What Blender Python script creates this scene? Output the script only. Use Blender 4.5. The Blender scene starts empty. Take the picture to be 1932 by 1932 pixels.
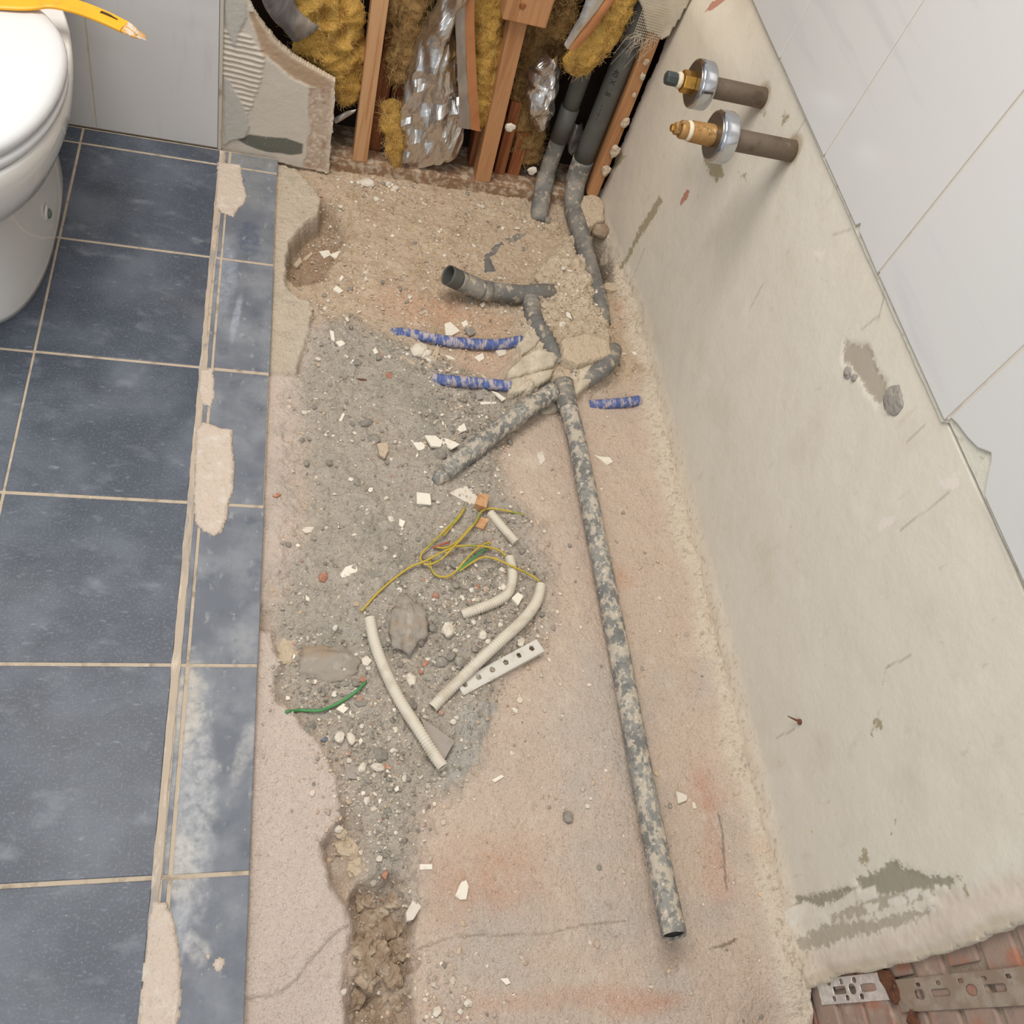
import bpy, bmesh, math, random
import numpy as np
from mathutils import Vector, Matrix, noise as mnoise

# ------------------------------------------------------------------ camera, world, lights, exposure
SC = bpy.context.scene
COL = SC.collection
F, CX, CAMZ = 1722.0, 966.0, 1.4
R = np.array([[0.9562950589605881, -0.05496494845531963, -0.28719090279615317],
              [-0.10883787849631113, 0.8446894160656687, -0.5240745238905062],
              [0.27139284517464285, 0.5324271263073873, 0.8017900465583677]])
cam_d = bpy.data.cameras.new('camera'); cam_d.sensor_width = 36.0; cam_d.lens = F / 1932 * 36.0
cam_d.clip_start = 0.02
cam = bpy.data.objects.new('camera', cam_d); COL.objects.link(cam)
cam.matrix_world = Matrix([[*R[0], 0], [*R[1], 0], [*R[2], CAMZ], [0, 0, 0, 1]])
SC.camera = cam
SC.view_settings.view_transform = 'Standard'; SC.view_settings.look = 'None'
SC.view_settings.exposure = 0.0; SC.view_settings.gamma = 1.0; SC.view_settings.use_curve_mapping = False

wd = bpy.data.worlds.new('room_daylight'); SC.world = wd; wd.use_nodes = True
bg = wd.node_tree.nodes['Background']; bg.inputs[0].default_value = (0.92, 0.96, 1.0, 1); bg.inputs[1].default_value = 0.54

def area(name, loc, target, size, power, color):
    l = bpy.data.lights.new(name, 'AREA'); l.shape = 'RECTANGLE'; l.size, l.size_y = size; l.energy = power; l.color = color
    o = bpy.data.objects.new(name, l); COL.objects.link(o); o.location = loc
    o.rotation_euler = (Vector(target) - Vector(loc)).to_track_quat('-Z', 'Y').to_euler()
    return o
area('ceiling_light', (-0.35, 1.05, 2.5), (0.35, 0.95, 0.0), (1.2, 1.2), 50, (1.0, 0.94, 0.86))
area('window_daylight', (-1.0, -2.0, 2.4), (0.4, 0.7, 0.0), (2.6, 2.0), 34, (0.90, 0.95, 1.0))

# ------------------------------------------------------------------ helpers
rnd = random.Random(7)
rng = np.random.default_rng(11)

def s2l(c):
    return tuple(((v / 255.0) / 12.92 if v / 255.0 <= 0.04045 else ((v / 255.0 + 0.055) / 1.055) ** 2.4) for v in c[:3])

def ray(px, py): return R @ np.array([px - CX, -(py - CX), -F])
def onz(px, py, z=0.0):
    w = ray(px, py); return np.array([0, 0, CAMZ]) + w * ((z - CAMZ) / w[2])
def onx(px, py, x):
    w = ray(px, py); return np.array([0, 0, CAMZ]) + w * (x / w[0])
def ony(px, py, y):
    w = ray(px, py); return np.array([0, 0, CAMZ]) + w * (y / w[1])

def hsh(ix, iy, seed):
    n = ix.astype(np.int64) * 374761393 + iy.astype(np.int64) * 668265263 + seed * 144269504
    n = (n ^ (n >> 13)) * 1274126177
    n = n ^ (n >> 16)
    return (n & 0xffff) / 65535.0
def vno(x, y, seed=0):
    ix, iy = np.floor(x), np.floor(y); fx, fy = x - ix, y - iy
    fx = fx * fx * (3 - 2 * fx); fy = fy * fy * (3 - 2 * fy)
    a, b = hsh(ix, iy, seed), hsh(ix + 1, iy, seed); c, d = hsh(ix, iy + 1, seed), hsh(ix + 1, iy + 1, seed)
    return (a + (b - a) * fx) * (1 - fy) + (c + (d - c) * fx) * fy
def fbm(x, y, scale, octv=4, seed=0):
    """-1..1 value noise, scale in cycles per metre"""
    t, amp, tot = 0, 1.0, 0
    for k in range(octv):
        t = t + amp * (vno(x * scale * 2 ** k + 17.3 * k, y * scale * 2 ** k + 5.1 * k, seed + k) * 2 - 1); tot += amp; amp *= 0.55
    return t / tot
def sst(a, b, x):
    t = np.clip((x - a) / (b - a), 0, 1); return t * t * (3 - 2 * t)
def sdf(px, py, poly):
    """signed distance, positive inside"""
    poly = np.asarray(poly, float); d2 = np.full(px.shape, 1e9); ins = np.zeros(px.shape, bool)
    n = len(poly)
    for i in range(n):
        ax, ay = poly[i]; bx, by = poly[(i + 1) % n]
        ex, ey = bx - ax, by - ay; L = ex * ex + ey * ey + 1e-12
        t = np.clip(((px - ax) * ex + (py - ay) * ey) / L, 0, 1)
        d2 = np.minimum(d2, (px - ax - t * ex) ** 2 + (py - ay - t * ey) ** 2)
        if ay != by:
            c = ((ay > py) != (by > py)) & (px < (bx - ax) * (py - ay) / (by - ay) + ax)
            ins ^= c
    d = np.sqrt(d2); return np.where(ins, d, -d)
def pdist(px, py, line):
    d2 = np.full(px.shape, 1e9); line = np.asarray(line, float)
    for i in range(len(line) - 1):
        ax, ay = line[i]; ex, ey = line[i + 1] - line[i]; L = ex * ex + ey * ey + 1e-12
        t = np.clip(((px - ax) * ex + (py - ay) * ey) / L, 0, 1)
        d2 = np.minimum(d2, (px - ax - t * ex) ** 2 + (py - ay - t * ey) ** 2)
    return np.sqrt(d2)

# ---- materials
def M(name, base, rough=0.8, metal=0.0, spec=0.3, attr=False, patches=(), bumps=(), blobs=(), coat=0.0, pos='Position', stain=None, late=()):
    m = bpy.data.materials.new(name); m.use_nodes = True; nt = m.node_tree; N = nt.nodes; L = nt.links
    bs = N['Principled BSDF']
    bs.inputs['Roughness'].default_value = rough; bs.inputs['Metallic'].default_value = metal
    bs.inputs['Specular IOR Level'].default_value = spec; bs.inputs['Coat Weight'].default_value = coat
    g = N.new('ShaderNodeNewGeometry'); posn = g.outputs['Position']
    if pos == 'Object':
        tc = N.new('ShaderNodeTexCoord'); posn = tc.outputs['Object']
    if attr:
        a = N.new('ShaderNodeAttribute'); a.attribute_name = 'Col'; cur = a.outputs['Color']
    else:
        r = N.new('ShaderNodeRGB'); r.outputs[0].default_value = (*s2l(base), 1); cur = r.outputs[0]
    def noise(scale, detail=4, stretch=None, rough_=0.55, dist=0.0):
        n = N.new('ShaderNodeTexNoise'); n.inputs['Scale'].default_value = scale; n.inputs['Detail'].default_value = detail
        n.inputs['Roughness'].default_value = rough_; n.inputs['Distortion'].default_value = dist
        if stretch:
            mp = N.new('ShaderNodeMapping'); mp.inputs['Scale'].default_value = stretch[:3]
            if len(stretch) > 3: mp.inputs['Rotation'].default_value = stretch[3:6]
            L.new(posn, mp.inputs['Vector']); L.new(mp.outputs[0], n.inputs['Vector'])
        else: L.new(posn, n.inputs['Vector'])
        return n.outputs['Fac']
    def mix(fac, col, cur):
        mx = N.new('ShaderNodeMix'); mx.data_type = 'RGBA'
        L.new(fac, mx.inputs['Factor']); L.new(cur, mx.inputs['A']); mx.inputs['B'].default_value = (*s2l(col), 1)
        return mx.outputs['Result']
    def lay_patch(p, cur):
        col, scale, lo, hi = p[:4]; op = p[4] if len(p) > 4 else 1.0; st = p[5] if len(p) > 5 else None; det = p[6] if len(p) > 6 else 4
        mr = N.new('ShaderNodeMapRange'); mr.inputs['From Min'].default_value = lo; mr.inputs['From Max'].default_value = hi
        mr.inputs['To Max'].default_value = op; mr.interpolation_type = 'SMOOTHSTEP'
        L.new(noise(scale, det, st), mr.inputs['Value']); return mix(mr.outputs[0], col, cur)
    for p in patches: cur = lay_patch(p, cur)
    if blobs:
        nz = N.new('ShaderNodeTexNoise'); nz.inputs['Scale'].default_value = 45; nz.inputs['Detail'].default_value = 5
        L.new(posn, nz.inputs['Vector']); nb = N.new('ShaderNodeMapRange'); nb.inputs['From Min'].default_value = 0.3; nb.inputs['From Max'].default_value = 0.62; nb.inputs['To Min'].default_value = 0.25; L.new(noise(85, 9, None, 0.65), nb.inputs['Value'])
        for col, c, rad, rot, op in blobs:
            sb = N.new('ShaderNodeVectorMath'); sb.operation = 'SUBTRACT'; L.new(posn, sb.inputs[0]); sb.inputs[1].default_value = (c[0], c[1], 0)
            vr = N.new('ShaderNodeVectorRotate'); vr.rotation_type = 'Z_AXIS'; vr.inputs['Angle'].default_value = -rot; L.new(sb.outputs[0], vr.inputs['Vector'])
            ml = N.new('ShaderNodeVectorMath'); ml.operation = 'MULTIPLY'; L.new(vr.outputs[0], ml.inputs[0]); ml.inputs[1].default_value = (1 / rad[0], 1 / rad[1], 0)
            ln = N.new('ShaderNodeVectorMath'); ln.operation = 'LENGTH'; L.new(ml.outputs[0], ln.inputs[0])
            ad = N.new('ShaderNodeMath'); ad.operation = 'MULTIPLY_ADD'; L.new(nz.outputs['Fac'], ad.inputs[0]); ad.inputs[1].default_value = 1.1; L.new(ln.outputs['Value'], ad.inputs[2])
            mr = N.new('ShaderNodeMapRange'); mr.interpolation_type = 'SMOOTHSTEP'
            mr.inputs['From Min'].default_value = 1.95; mr.inputs['From Max'].default_value = 1.15; mr.inputs['To Min'].default_value = 0; mr.inputs['To Max'].default_value = op * 0.85
            L.new(ad.outputs[0], mr.inputs['Value']); mu = N.new('ShaderNodeMath'); mu.operation = 'MULTIPLY'; L.new(mr.outputs[0], mu.inputs[0]); L.new(nb.outputs[0], mu.inputs[1]); cur = mix(mu.outputs[0], col, cur)
    for p in late: cur = lay_patch(p, cur)
    if stain:
        a2 = N.new('ShaderNodeAttribute'); a2.attribute_name = 'Col2'; a3 = N.new('ShaderNodeAttribute'); a3.attribute_name = 'Msk'
        ad = N.new('ShaderNodeMath'); ad.operation = 'MULTIPLY_ADD'; L.new(noise(stain[0], 8, None, 0.65), ad.inputs[0]); ad.inputs[1].default_value = stain[1]; L.new(a3.outputs['Fac'], ad.inputs[2])
        mr = N.new('ShaderNodeMapRange'); mr.interpolation_type = 'SMOOTHSTEP'; mr.inputs['From Min'].default_value = 0.44 + stain[1] / 2; mr.inputs['From Max'].default_value = 0.60 + stain[1] / 2; mr.inputs['To Max'].default_value = 0.82
        L.new(ad.outputs[0], mr.inputs['Value']); mx = N.new('ShaderNodeMix'); mx.data_type = 'RGBA'; L.new(mr.outputs[0], mx.inputs['Factor']); L.new(cur, mx.inputs['A']); L.new(a2.outputs['Color'], mx.inputs['B']); cur = mx.outputs['Result']
    L.new(cur, bs.inputs['Base Color'])
    prev = None
    for b in bumps:
        sc, st, dist = b[:3]; bp = N.new('ShaderNodeBump'); bp.inputs['Strength'].default_value = st; bp.inputs['Distance'].default_value = dist
        L.new(noise(sc, 5, b[3] if len(b) > 3 else None, 0.6), bp.inputs['Height'])
        if prev: L.new(prev, bp.inputs['Normal'])
        prev = bp.outputs[0]
    if prev: L.new(prev, bs.inputs['Normal'])
    return m

MAT = {}
def shade_mat(key, *a, **k): MAT[key] = M(key, *a, **k); return MAT[key]

# ---- object creation
def fast_mesh(name, V, Fq, colors=None, smooth=True):
    me = bpy.data.meshes.new(name); V = np.asarray(V, np.float32); Fq = np.asarray(Fq, np.int32); k = Fq.shape[1]
    me.vertices.add(len(V)); me.vertices.foreach_set('co', V.ravel())
    me.loops.add(Fq.size); me.loops.foreach_set('vertex_index', Fq.ravel())
    me.polygons.add(len(Fq)); me.polygons.foreach_set('loop_start', np.arange(0, Fq.size, k, dtype=np.int32))
    me.polygons.foreach_set('loop_total', np.full(len(Fq), k, np.int32))
    me.polygons.foreach_set('use_smooth', np.full(len(Fq), smooth, bool))
    me.update(calc_edges=True); me.validate()
    if colors is not None: add_col(me, colors)
    return me
def add_attr(me, name, val):
    if val.ndim == 1:
        a = me.attributes.new(name, 'FLOAT', 'POINT'); a.data.foreach_set('value', val.astype(np.float32))
    else:
        a = me.color_attributes.new(name, 'FLOAT_COLOR', 'POINT'); c = np.ones((len(val), 4), np.float32); c[:, :3] = val; a.data.foreach_set('color', c.ravel())
def add_col(me, colors):
    a = me.color_attributes.new('Col', 'FLOAT_COLOR', 'POINT')
    c = np.ones((len(me.vertices), 4), np.float32); c[:, :3] = colors
    a.data.foreach_set('color', c.ravel())
def pyd(name, V, Fs, smooth=False):
    me = bpy.data.meshes.new(name); me.from_pydata([tuple(map(float, v)) for v in V], [], [tuple(map(int, f)) for f in Fs]); me.update()
    if smooth: me.polygons.foreach_set('use_smooth', [True] * len(me.polygons))
    return me

def tag(o, label=None, cat=None, group=None, kind=None):
    if label: o['label'] = label
    if cat: o['category'] = cat
    if group: o['group'] = group
    if kind: o['kind'] = kind
    return o
def wloc(o):
    v = Vector((0, 0, 0))
    while o is not None: v = v + Vector(o.location); o = o.parent
    return v
def link(name, me, mat, parent=None, recentre=True, bevel=0.0, smooth_angle=None):
    """link a mesh whose vertices are in world coordinates; origin goes to the base of the thing"""
    loc = Vector((0, 0, 0))
    if recentre and len(me.vertices):
        co = np.empty(len(me.vertices) * 3, np.float32); me.vertices.foreach_get('co', co); co = co.reshape(-1, 3)
        lo, hi = co.min(0), co.max(0); loc = Vector(((lo[0] + hi[0]) / 2, (lo[1] + hi[1]) / 2, lo[2]))
        co = co - np.array(loc, np.float32); me.vertices.foreach_set('co', co.ravel()); me.update()
    o = bpy.data.objects.new(name, me); COL.objects.link(o)
    if parent is not None:
        o.parent = parent; o.location = loc - wloc(parent)
    else: o.location = loc
    if mat is not None: me.materials.append(mat if not isinstance(mat, str) else MAT[mat])
    if bevel:
        b = o.modifiers.new('bevel', 'BEVEL'); b.width = bevel; b.segments = 2; b.limit_method = 'ANGLE'
    return o
def empty(name, loc, label=None, cat=None, group=None):
    o = bpy.data.objects.new(name, None); COL.objects.link(o); o.location = [float(v) for v in loc]; o.empty_display_size = 0.05
    return tag(o, label, cat, group)

def box_me(name, lo, hi):
    x0, y0, z0 = lo; x1, y1, z1 = hi
    V = [(x0, y0, z0), (x1, y0, z0), (x1, y1, z0), (x0, y1, z0), (x0, y0, z1), (x1, y0, z1), (x1, y1, z1), (x0, y1, z1)]
    return pyd(name, V, [(3, 2, 1, 0), (4, 5, 6, 7), (0, 1, 5, 4), (1, 2, 6, 5), (2, 3, 7, 6), (3, 0, 4, 7)])
def beam_me(name, p0, p1, w, d, nudge=0.0):
    """board from p0 to p1: w across in x, d deep in y, light warp"""
    p0, p1 = Vector(p0), Vector(p1); ax = (p1 - p0).normalized(); dy = Vector((0, 1, 0)); dx = dy.cross(ax).normalized(); dy = ax.cross(dx)
    V, Fs = [], []; n = 6
    for i in range(n + 1):
        c = p0.lerp(p1, i / n)
        for sx, sy in ((-1, -1), (1, -1), (1, 1), (-1, 1)):
            V.append(c + dx * (sx * w / 2 + rnd.uniform(-1, 1) * nudge) + dy * (sy * d / 2))
    for i in range(n):
        for k in range(4): Fs.append((i * 4 + k, i * 4 + (k + 1) % 4, i * 4 + 4 + (k + 1) % 4, i * 4 + 4 + k))
    Fs += [(3, 2, 1, 0), (n * 4, n * 4 + 1, n * 4 + 2, n * 4 + 3)]
    return pyd(name, V, Fs)
def prism_me(name, poly, nrm, th, origin=None):
    """poly: list of 3D points, extruded by th along nrm (poly is the top face)"""
    n = len(poly); P = [Vector([float(v) for v in p]) for p in poly]; nv = Vector(nrm).normalized()
    cr = Vector((0, 0, 0))
    for i in range(n): cr += P[i].cross(P[(i + 1) % n])
    if cr.dot(nv) < 0: P.reverse()
    V = P + [p - nv * th for p in P]
    Fs = [tuple(range(n)), tuple(range(2 * n - 1, n - 1, -1))] + [(i, n + i, n + (i + 1) % n, (i + 1) % n) for i in range(n)]
    me = pyd(name, V, Fs); bm = bmesh.new(); bm.from_mesh(me); bmesh.ops.triangulate(bm, faces=[f for f in bm.faces if len(f.verts) > 4]); bm.to_mesh(me); bm.free()
    return me

def catmull(P, step):
    P = [np.array(p, float) for p in P]
    if len(P) == 2: P = [P[0], (P[0] + P[1]) / 2, P[1]]
    Q = [2 * P[0] - P[1]] + P + [2 * P[-1] - P[-2]]; out = []
    for i in range(1, len(Q) - 2):
        for k in range(24):
            t = k / 24; a, b, c, d = Q[i - 1], Q[i], Q[i + 1], Q[i + 2]
            out.append(0.5 * (2 * b + (c - a) * t + (2 * a - 5 * b + 4 * c - d) * t * t + (3 * b - a - 3 * c + d) * t ** 3))
    out.append(P[-1]); out = np.array(out)
    s = np.concatenate([[0], np.cumsum(np.linalg.norm(np.diff(out, axis=0), axis=1))]); n = max(2, int(s[-1] / step) + 1)
    u = np.linspace(0, s[-1], n); return np.stack([np.interp(u, s, out[:, k]) for k in range(3)], 1), u
def frames(C):
    T = np.gradient(C, axis=0); T /= np.linalg.norm(T, axis=1, keepdims=True) + 1e-12
    up = np.array([0, 0, 1.0]) if abs(T[0, 2]) < 0.9 else np.array([0, 1.0, 0])
    Nn = np.cross(up, T[0]); Nn /= np.linalg.norm(Nn); Ns = []
    for t in T:
        Nn = Nn - t * np.dot(Nn, t); Nn /= np.linalg.norm(Nn) + 1e-12; Ns.append(Nn.copy())
    Ns = np.array(Ns); return T, Ns, np.cross(T, Ns)
def tube_me(name, P, r, step=0.006, segs=20, rib=None, hollow=0.0, squash=None, jitter=0.0):
    """swept tube; rib=(pitch, depth); r scalar or list along P; hollow = wall thickness"""
    if rib: step = rib[0] / 4
    C, u = catmull(P, step); n = len(C); T, A, B = frames(C)
    rr = np.full(n, r, float) if np.isscalar(r) else np.interp(np.linspace(0, 1, n), np.linspace(0, 1, len(r)), r)
    if rib: rr = rr - rib[1] * (0.5 + 0.5 * np.cos(np.arange(n) * math.pi / 2)) * (1 if not jitter else 1)
    if jitter: rr = rr * (1 + jitter * fbm(u, u * 0, 25, 3, 5))
    th = np.linspace(0, 2 * math.pi, segs, endpoint=False)
    def ring(rad): return C[:, None, :] + rad[:, None, None] * (np.cos(th)[None, :, None] * A[:, None, :] + np.sin(th)[None, :, None] * B[:, None, :])
    V = ring(rr)
    if squash is not None:
        sq = np.interp(np.linspace(0, 1, n), np.linspace(0, 1, len(squash)), squash)
        V[:, :, 2] = C[:, None, 2] + (V[:, :, 2] - C[:, None, 2]) * sq[:, None]
    V = V.reshape(-1, 3); i, k = np.meshgrid(np.arange(n - 1), np.arange(segs), indexing='ij'); i, k = i.ravel(), k.ravel(); k2 = (k + 1) % segs
    Fq = np.stack([i * segs + k, i * segs + k2, (i + 1) * segs + k2, (i + 1) * segs + k], 1); off = n * segs
    if hollow:
        V2 = ring(rr - hollow).reshape(-1, 3); V = np.vstack([V, V2])
        Fi = Fq[:, ::-1] + off; kk = np.arange(segs); k2 = (kk + 1) % segs
        e0 = np.stack([kk, kk + off, k2 + off, k2], 1); b = (n - 1) * segs
        e1 = np.stack([b + kk, b + k2, b + k2 + off, b + kk + off], 1)
        Fq = np.vstack([Fq, Fi, e0, e1])
    else:
        V = np.vstack([V, C[0], C[-1]]); kk = np.arange(segs); k2 = (kk + 1) % segs; b = (n - 1) * segs
        c0 = np.stack([k2, kk, np.full(segs, off), np.full(segs, off)], 1); c1 = np.stack([b + kk, b + k2, np.full(segs, off + 1), np.full(segs, off + 1)], 1)
        me = pyd(name, V, [tuple(f) for f in Fq] + [tuple(f[:3]) for f in c0] + [tuple(f[:3]) for f in c1], True); return me
    return fast_mesh(name, V, Fq)

def ico(sub):
    bm = bmesh.new(); bmesh.ops.create_icosphere(bm, subdivisions=sub, radius=1.0)
    V = np.array([v.co[:] for v in bm.verts]); Fs = np.array([[v.index for v in f.verts] for f in bm.faces]); bm.free(); return V, Fs
ICO = {k: ico(k) for k in (1, 2, 3, 4)}
def lump_me(name, c, size, seed, sub=2, amp=0.25, freq=1.6, rot=None, smooth=False):
    V, Fs = ICO[sub]; V = V.copy(); sv = Vector((seed * 3.17, seed * 1.31, seed * 7.7))
    k = np.array([1 + amp * (mnoise.noise(Vector(v) * freq + sv) + 0.5 * mnoise.noise(Vector(v) * freq * 2.7 + sv) + (0.3 * mnoise.noise(Vector(v) * freq * 7 + sv) if sub > 2 else 0)) for v in V])
    V = V * k[:, None] * np.array(size)
    if rot is not None: V = V @ np.array(Matrix.Rotation(rot, 3, 'Z')).T
    return fast_mesh(name, V + np.array(c), Fs, smooth=smooth)

def grid_panel(name, a, b, fn, keep=None, back=None, colfn=None, extra=None):
    """fn(A,B)->(n,m,3) world points on the grid; keep(A,B) bool per vertex; back = offset vector for the edge skirt"""
    A, B = np.meshgrid(a, b, indexing='ij'); P = fn(A, B); n, m = A.shape
    idx = np.arange(n * m).reshape(n, m); Fq = np.stack([idx[:-1, :-1], idx[1:, :-1], idx[1:, 1:], idx[:-1, 1:]], -1).reshape(-1, 4)
    if keep is not None:
        kv = keep(A, B).ravel(); Fq = Fq[kv[Fq].all(1)]
    V = P.reshape(-1, 3); C = colfn(A, B).reshape(-1, 3) if colfn else None
    X = {} if extra is None else {k: v.reshape((-1,) + v.shape[2:]) for k, v in extra(A, B).items()}
    if back is not None:
        E = np.concatenate([Fq[:, [0, 1]], Fq[:, [1, 2]], Fq[:, [2, 3]], Fq[:, [3, 0]]]); key = np.sort(E, 1); kk = key[:, 0].astype(np.int64) * (n * m) + key[:, 1]
        _, inv, cnt = np.unique(kk, return_inverse=True, return_counts=True); be = E[cnt[inv] == 1]
        used = np.unique(be); mp = np.full(len(V), -1); mp[used] = len(V) + np.arange(len(used))
        V = np.vstack([V, V[used] + np.array(back)])
        if C is not None: C = np.vstack([C, C[used]])
        X = {k: np.concatenate([v, v[used]]) for k, v in X.items()}
        Fq = np.vstack([Fq, np.stack([be[:, 1], be[:, 0], mp[be[:, 0]], mp[be[:, 1]]], 1)])
    u = np.unique(Fq); mp = np.full(len(V), -1); mp[u] = np.arange(len(u))
    me = fast_mesh(name, V[u], mp[Fq], None if C is None else C[u])
    for k, v in X.items(): add_attr(me, k, v[u])
    return me
def lin(c): return np.array(s2l(c))

# ------------------------------------------------------------------ materials
shade_mat('ground', (0, 0, 0), rough=0.97, spec=0.08, attr=True,
          patches=[((118, 104, 90), 480, 0.60, 0.70, 0.40), ((232, 222, 208), 380, 0.58, 0.68, 0.45), ((126, 112, 98), 150, 0.60, 0.74, 0.35, None, 8), ((136, 120, 104), 50, 0.55, 0.82, 0.3, None, 8), ((224, 210, 194), 30, 0.50, 0.80, 0.4, None, 8)],
          bumps=[(420, 0.7, 0.003), (150, 0.8, 0.007), (50, 0.4, 0.010)])
shade_mat('slate', (68, 74, 85), rough=0.45, spec=0.42,
          patches=[((94, 100, 111), 7, 0.38, 0.72, 0.75, None, 9), ((55, 56, 61), 5, 0.50, 0.75, 0.65, None, 8), ((136, 141, 147), 16, 0.53, 0.80, 0.55, (1, 1.6, 1, 0, 0, 0.6), 10), ((168, 173, 180), 45, 0.60, 0.78, 0.40, (1, 2.5, 1, 0, 0, -0.5), 9), ((112, 118, 128), 260, 0.52, 0.66, 0.45), ((200, 201, 203), 240, 0.69, 0.74, 0.4), ((120, 126, 133), 3.5, 0.46, 0.74, 0.45, None, 10)],
          bumps=[(40, 0.12, 0.002), (220, 0.2, 0.001)])
DUST = (172, 172, 174)
def fl(px, py): return onz(px, py, 0.0)[:2]
shade_mat('slate_dusty', (104, 108, 116), rough=0.62, spec=0.32, late=[((100, 107, 120), 70, 0.54, 0.72, 0.45, None, 9), ((186, 182, 176), 60, 0.58, 0.76, 0.45, (1, 0.6, 1), 9), ((214, 206, 196), 190, 0.68, 0.74, 0.5)],
          patches=[((136, 139, 144), 12, 0.36, 0.70, 0.8, None, 9), ((84, 90, 101), 18, 0.54, 0.75, 0.8, None, 9)],
          blobs=[((150, 156, 168), fl(425, 520), (0.022, 0.09), 0.0, 0.85), ((176, 176, 176), fl(365, 1500), (0.028, 0.16), 0.05, 0.95), ((196, 186, 172), fl(355, 1330), (0.02, 0.07), 0.0, 0.8),
                 ((150, 150, 152), fl(460, 1215), (0.02, 0.035), 0.3, 0.8), ((178, 176, 172), fl(460, 1420), (0.012, 0.05), -0.25, 0.7), ((205, 196, 182), fl(340, 1640), (0.02, 0.05), 0.1, 0.6),
                 ((140, 138, 132), fl(470, 300), (0.06, 0.03), 0.0, 0.85), ((126, 128, 128), fl(480, 360), (0.025, 0.06), 0.0, 0.7), ((70, 80, 100), fl(470, 450), (0.022, 0.05), 0.0, 0.9),
                 ((165, 172, 182), fl(445, 600), (0.007, 0.06), -0.1, 0.8), ((168, 170, 174), fl(340, 1750), (0.014, 0.05), 0.0, 0.8), ((190, 186, 180), fl(370, 1790), (0.014, 0.022), 0.5, 0.6)],
          bumps=[(60, 0.15, 0.002), (240, 0.15, 0.001)])
shade_mat('grout', (186, 170, 150), rough=0.95, spec=0.1, patches=[((132, 118, 102), 40, 0.5, 0.72, 0.7, None, 8), ((212, 198, 180), 90, 0.58, 0.75, 0.6)], bumps=[(250, 0.6, 0.002)])
shade_mat('residue', (184, 168, 150), rough=0.95, spec=0.1, patches=[((146, 142, 140), 30, 0.48, 0.66, 0.75, (1, 0.25, 1), 9), ((216, 202, 184), 80, 0.55, 0.72, 0.6, (1, 0.3, 1), 8), ((106, 110, 120), 60, 0.60, 0.70, 0.7, (1, 0.3, 1), 8)], bumps=[(200, 0.6, 0.002)])
shade_mat('plaster_patch', (206, 190, 174), rough=0.95, spec=0.1, patches=[((222, 212, 200), 50, 0.5, 0.75, 0.7), ((178, 158, 138), 110, 0.58, 0.75, 0.5)], bumps=[(180, 0.9, 0.004), (60, 0.6, 0.006)])
shade_mat('wall_plaster', (0, 0, 0), rough=0.85, spec=0.2, attr=True, stain=(95, 1.0),
          patches=[((190, 178, 158), 9, 0.50, 0.78, 0.35, None, 9), ((182, 168, 146), 34, 0.60, 0.78, 0.35, (1, 1, 0.5), 9), ((140, 128, 108), 260, 0.71, 0.75, 0.5), ((226, 220, 208), 10, 0.55, 0.8, 0.35), ((176, 164, 144), 60, 0.66, 0.74, 0.3, (1, 1, 0.4), 8)], bumps=[(140, 0.25, 0.002), (20, 0.15, 0.006)])
shade_mat('marble_tile', (205, 204, 202), rough=0.24, spec=0.5,
          patches=[((196, 192, 196), 3, 0.45, 0.75, 0.55, (1, 0.6, 2.0, 0.6, 0, 0), 6), ((182, 180, 186), 7, 0.55, 0.72, 0.35, (1, 0.30, 3.2, 0.8, 0, 0), 7)])
shade_mat('marble_tile_back', (204, 201, 199), rough=0.25, spec=0.5,
          patches=[((186, 180, 182), 4, 0.45, 0.75, 0.6, (0.6, 1, 1.6, 0, 0.7, 0), 6), ((168, 164, 168), 7, 0.56, 0.72, 0.35, (2.6, 1, 0.5, 0, 0.6, 0), 7)])
shade_mat('tile_joint', (206, 197, 181), rough=0.9, spec=0.1, patches=[((160, 146, 122), 40, 0.5, 0.8, 0.5)])
shade_mat('tile_bed', (206, 204, 190), rough=0.9, spec=0.2, patches=[((168, 158, 138), 60, 0.55, 0.7, 0.6)], bumps=[(120, 0.4, 0.003)])
shade_mat('board', (0, 0, 0), rough=0.9, spec=0.15, attr=True, patches=[((228, 220, 208), 150, 0.64, 0.72, 0.35), ((140, 122, 100), 200, 0.66, 0.74, 0.3)], bumps=[(200, 0.35, 0.002)])
shade_mat('gypsum', (214, 200, 182), rough=0.95, patches=[((180, 156, 128), 60, 0.5, 0.7, 0.7)], bumps=[(150, 0.7, 0.003)])
shade_mat('wood_light', (192, 149, 108), rough=0.7, spec=0.2, patches=[((164, 110, 68), 30, 0.45, 0.65, 0.7, (3.0, 3.0, 0.12), 6), ((214, 170, 126), 80, 0.52, 0.7, 0.5, (3.0, 3.0, 0.1), 4), ((90, 56, 34), 28, 0.74, 0.8, 0.7)], bumps=[(160, 0.3, 0.001, (2, 2, 0.15))])
shade_mat('wood_orange', (178, 130, 90), rough=0.7, spec=0.2, patches=[((150, 102, 64), 30, 0.45, 0.65, 0.7, (3.0, 3.0, 0.12), 6), ((196, 142, 96), 80, 0.52, 0.7, 0.5, (3.0, 3.0, 0.1), 4), ((206, 184, 158), 140, 0.68, 0.74, 0.6)], bumps=[(160, 0.3, 0.001, (2, 2, 0.15))])
shade_mat('wood_dark', (150, 94, 58), rough=0.75, spec=0.2, patches=[((112, 64, 38), 30, 0.42, 0.65, 0.8, (3.0, 3.0, 0.12), 6), ((196, 168, 140), 120, 0.66, 0.74, 0.6)], bumps=[(160, 0.3, 0.001, (2, 2, 0.15))])
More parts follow.
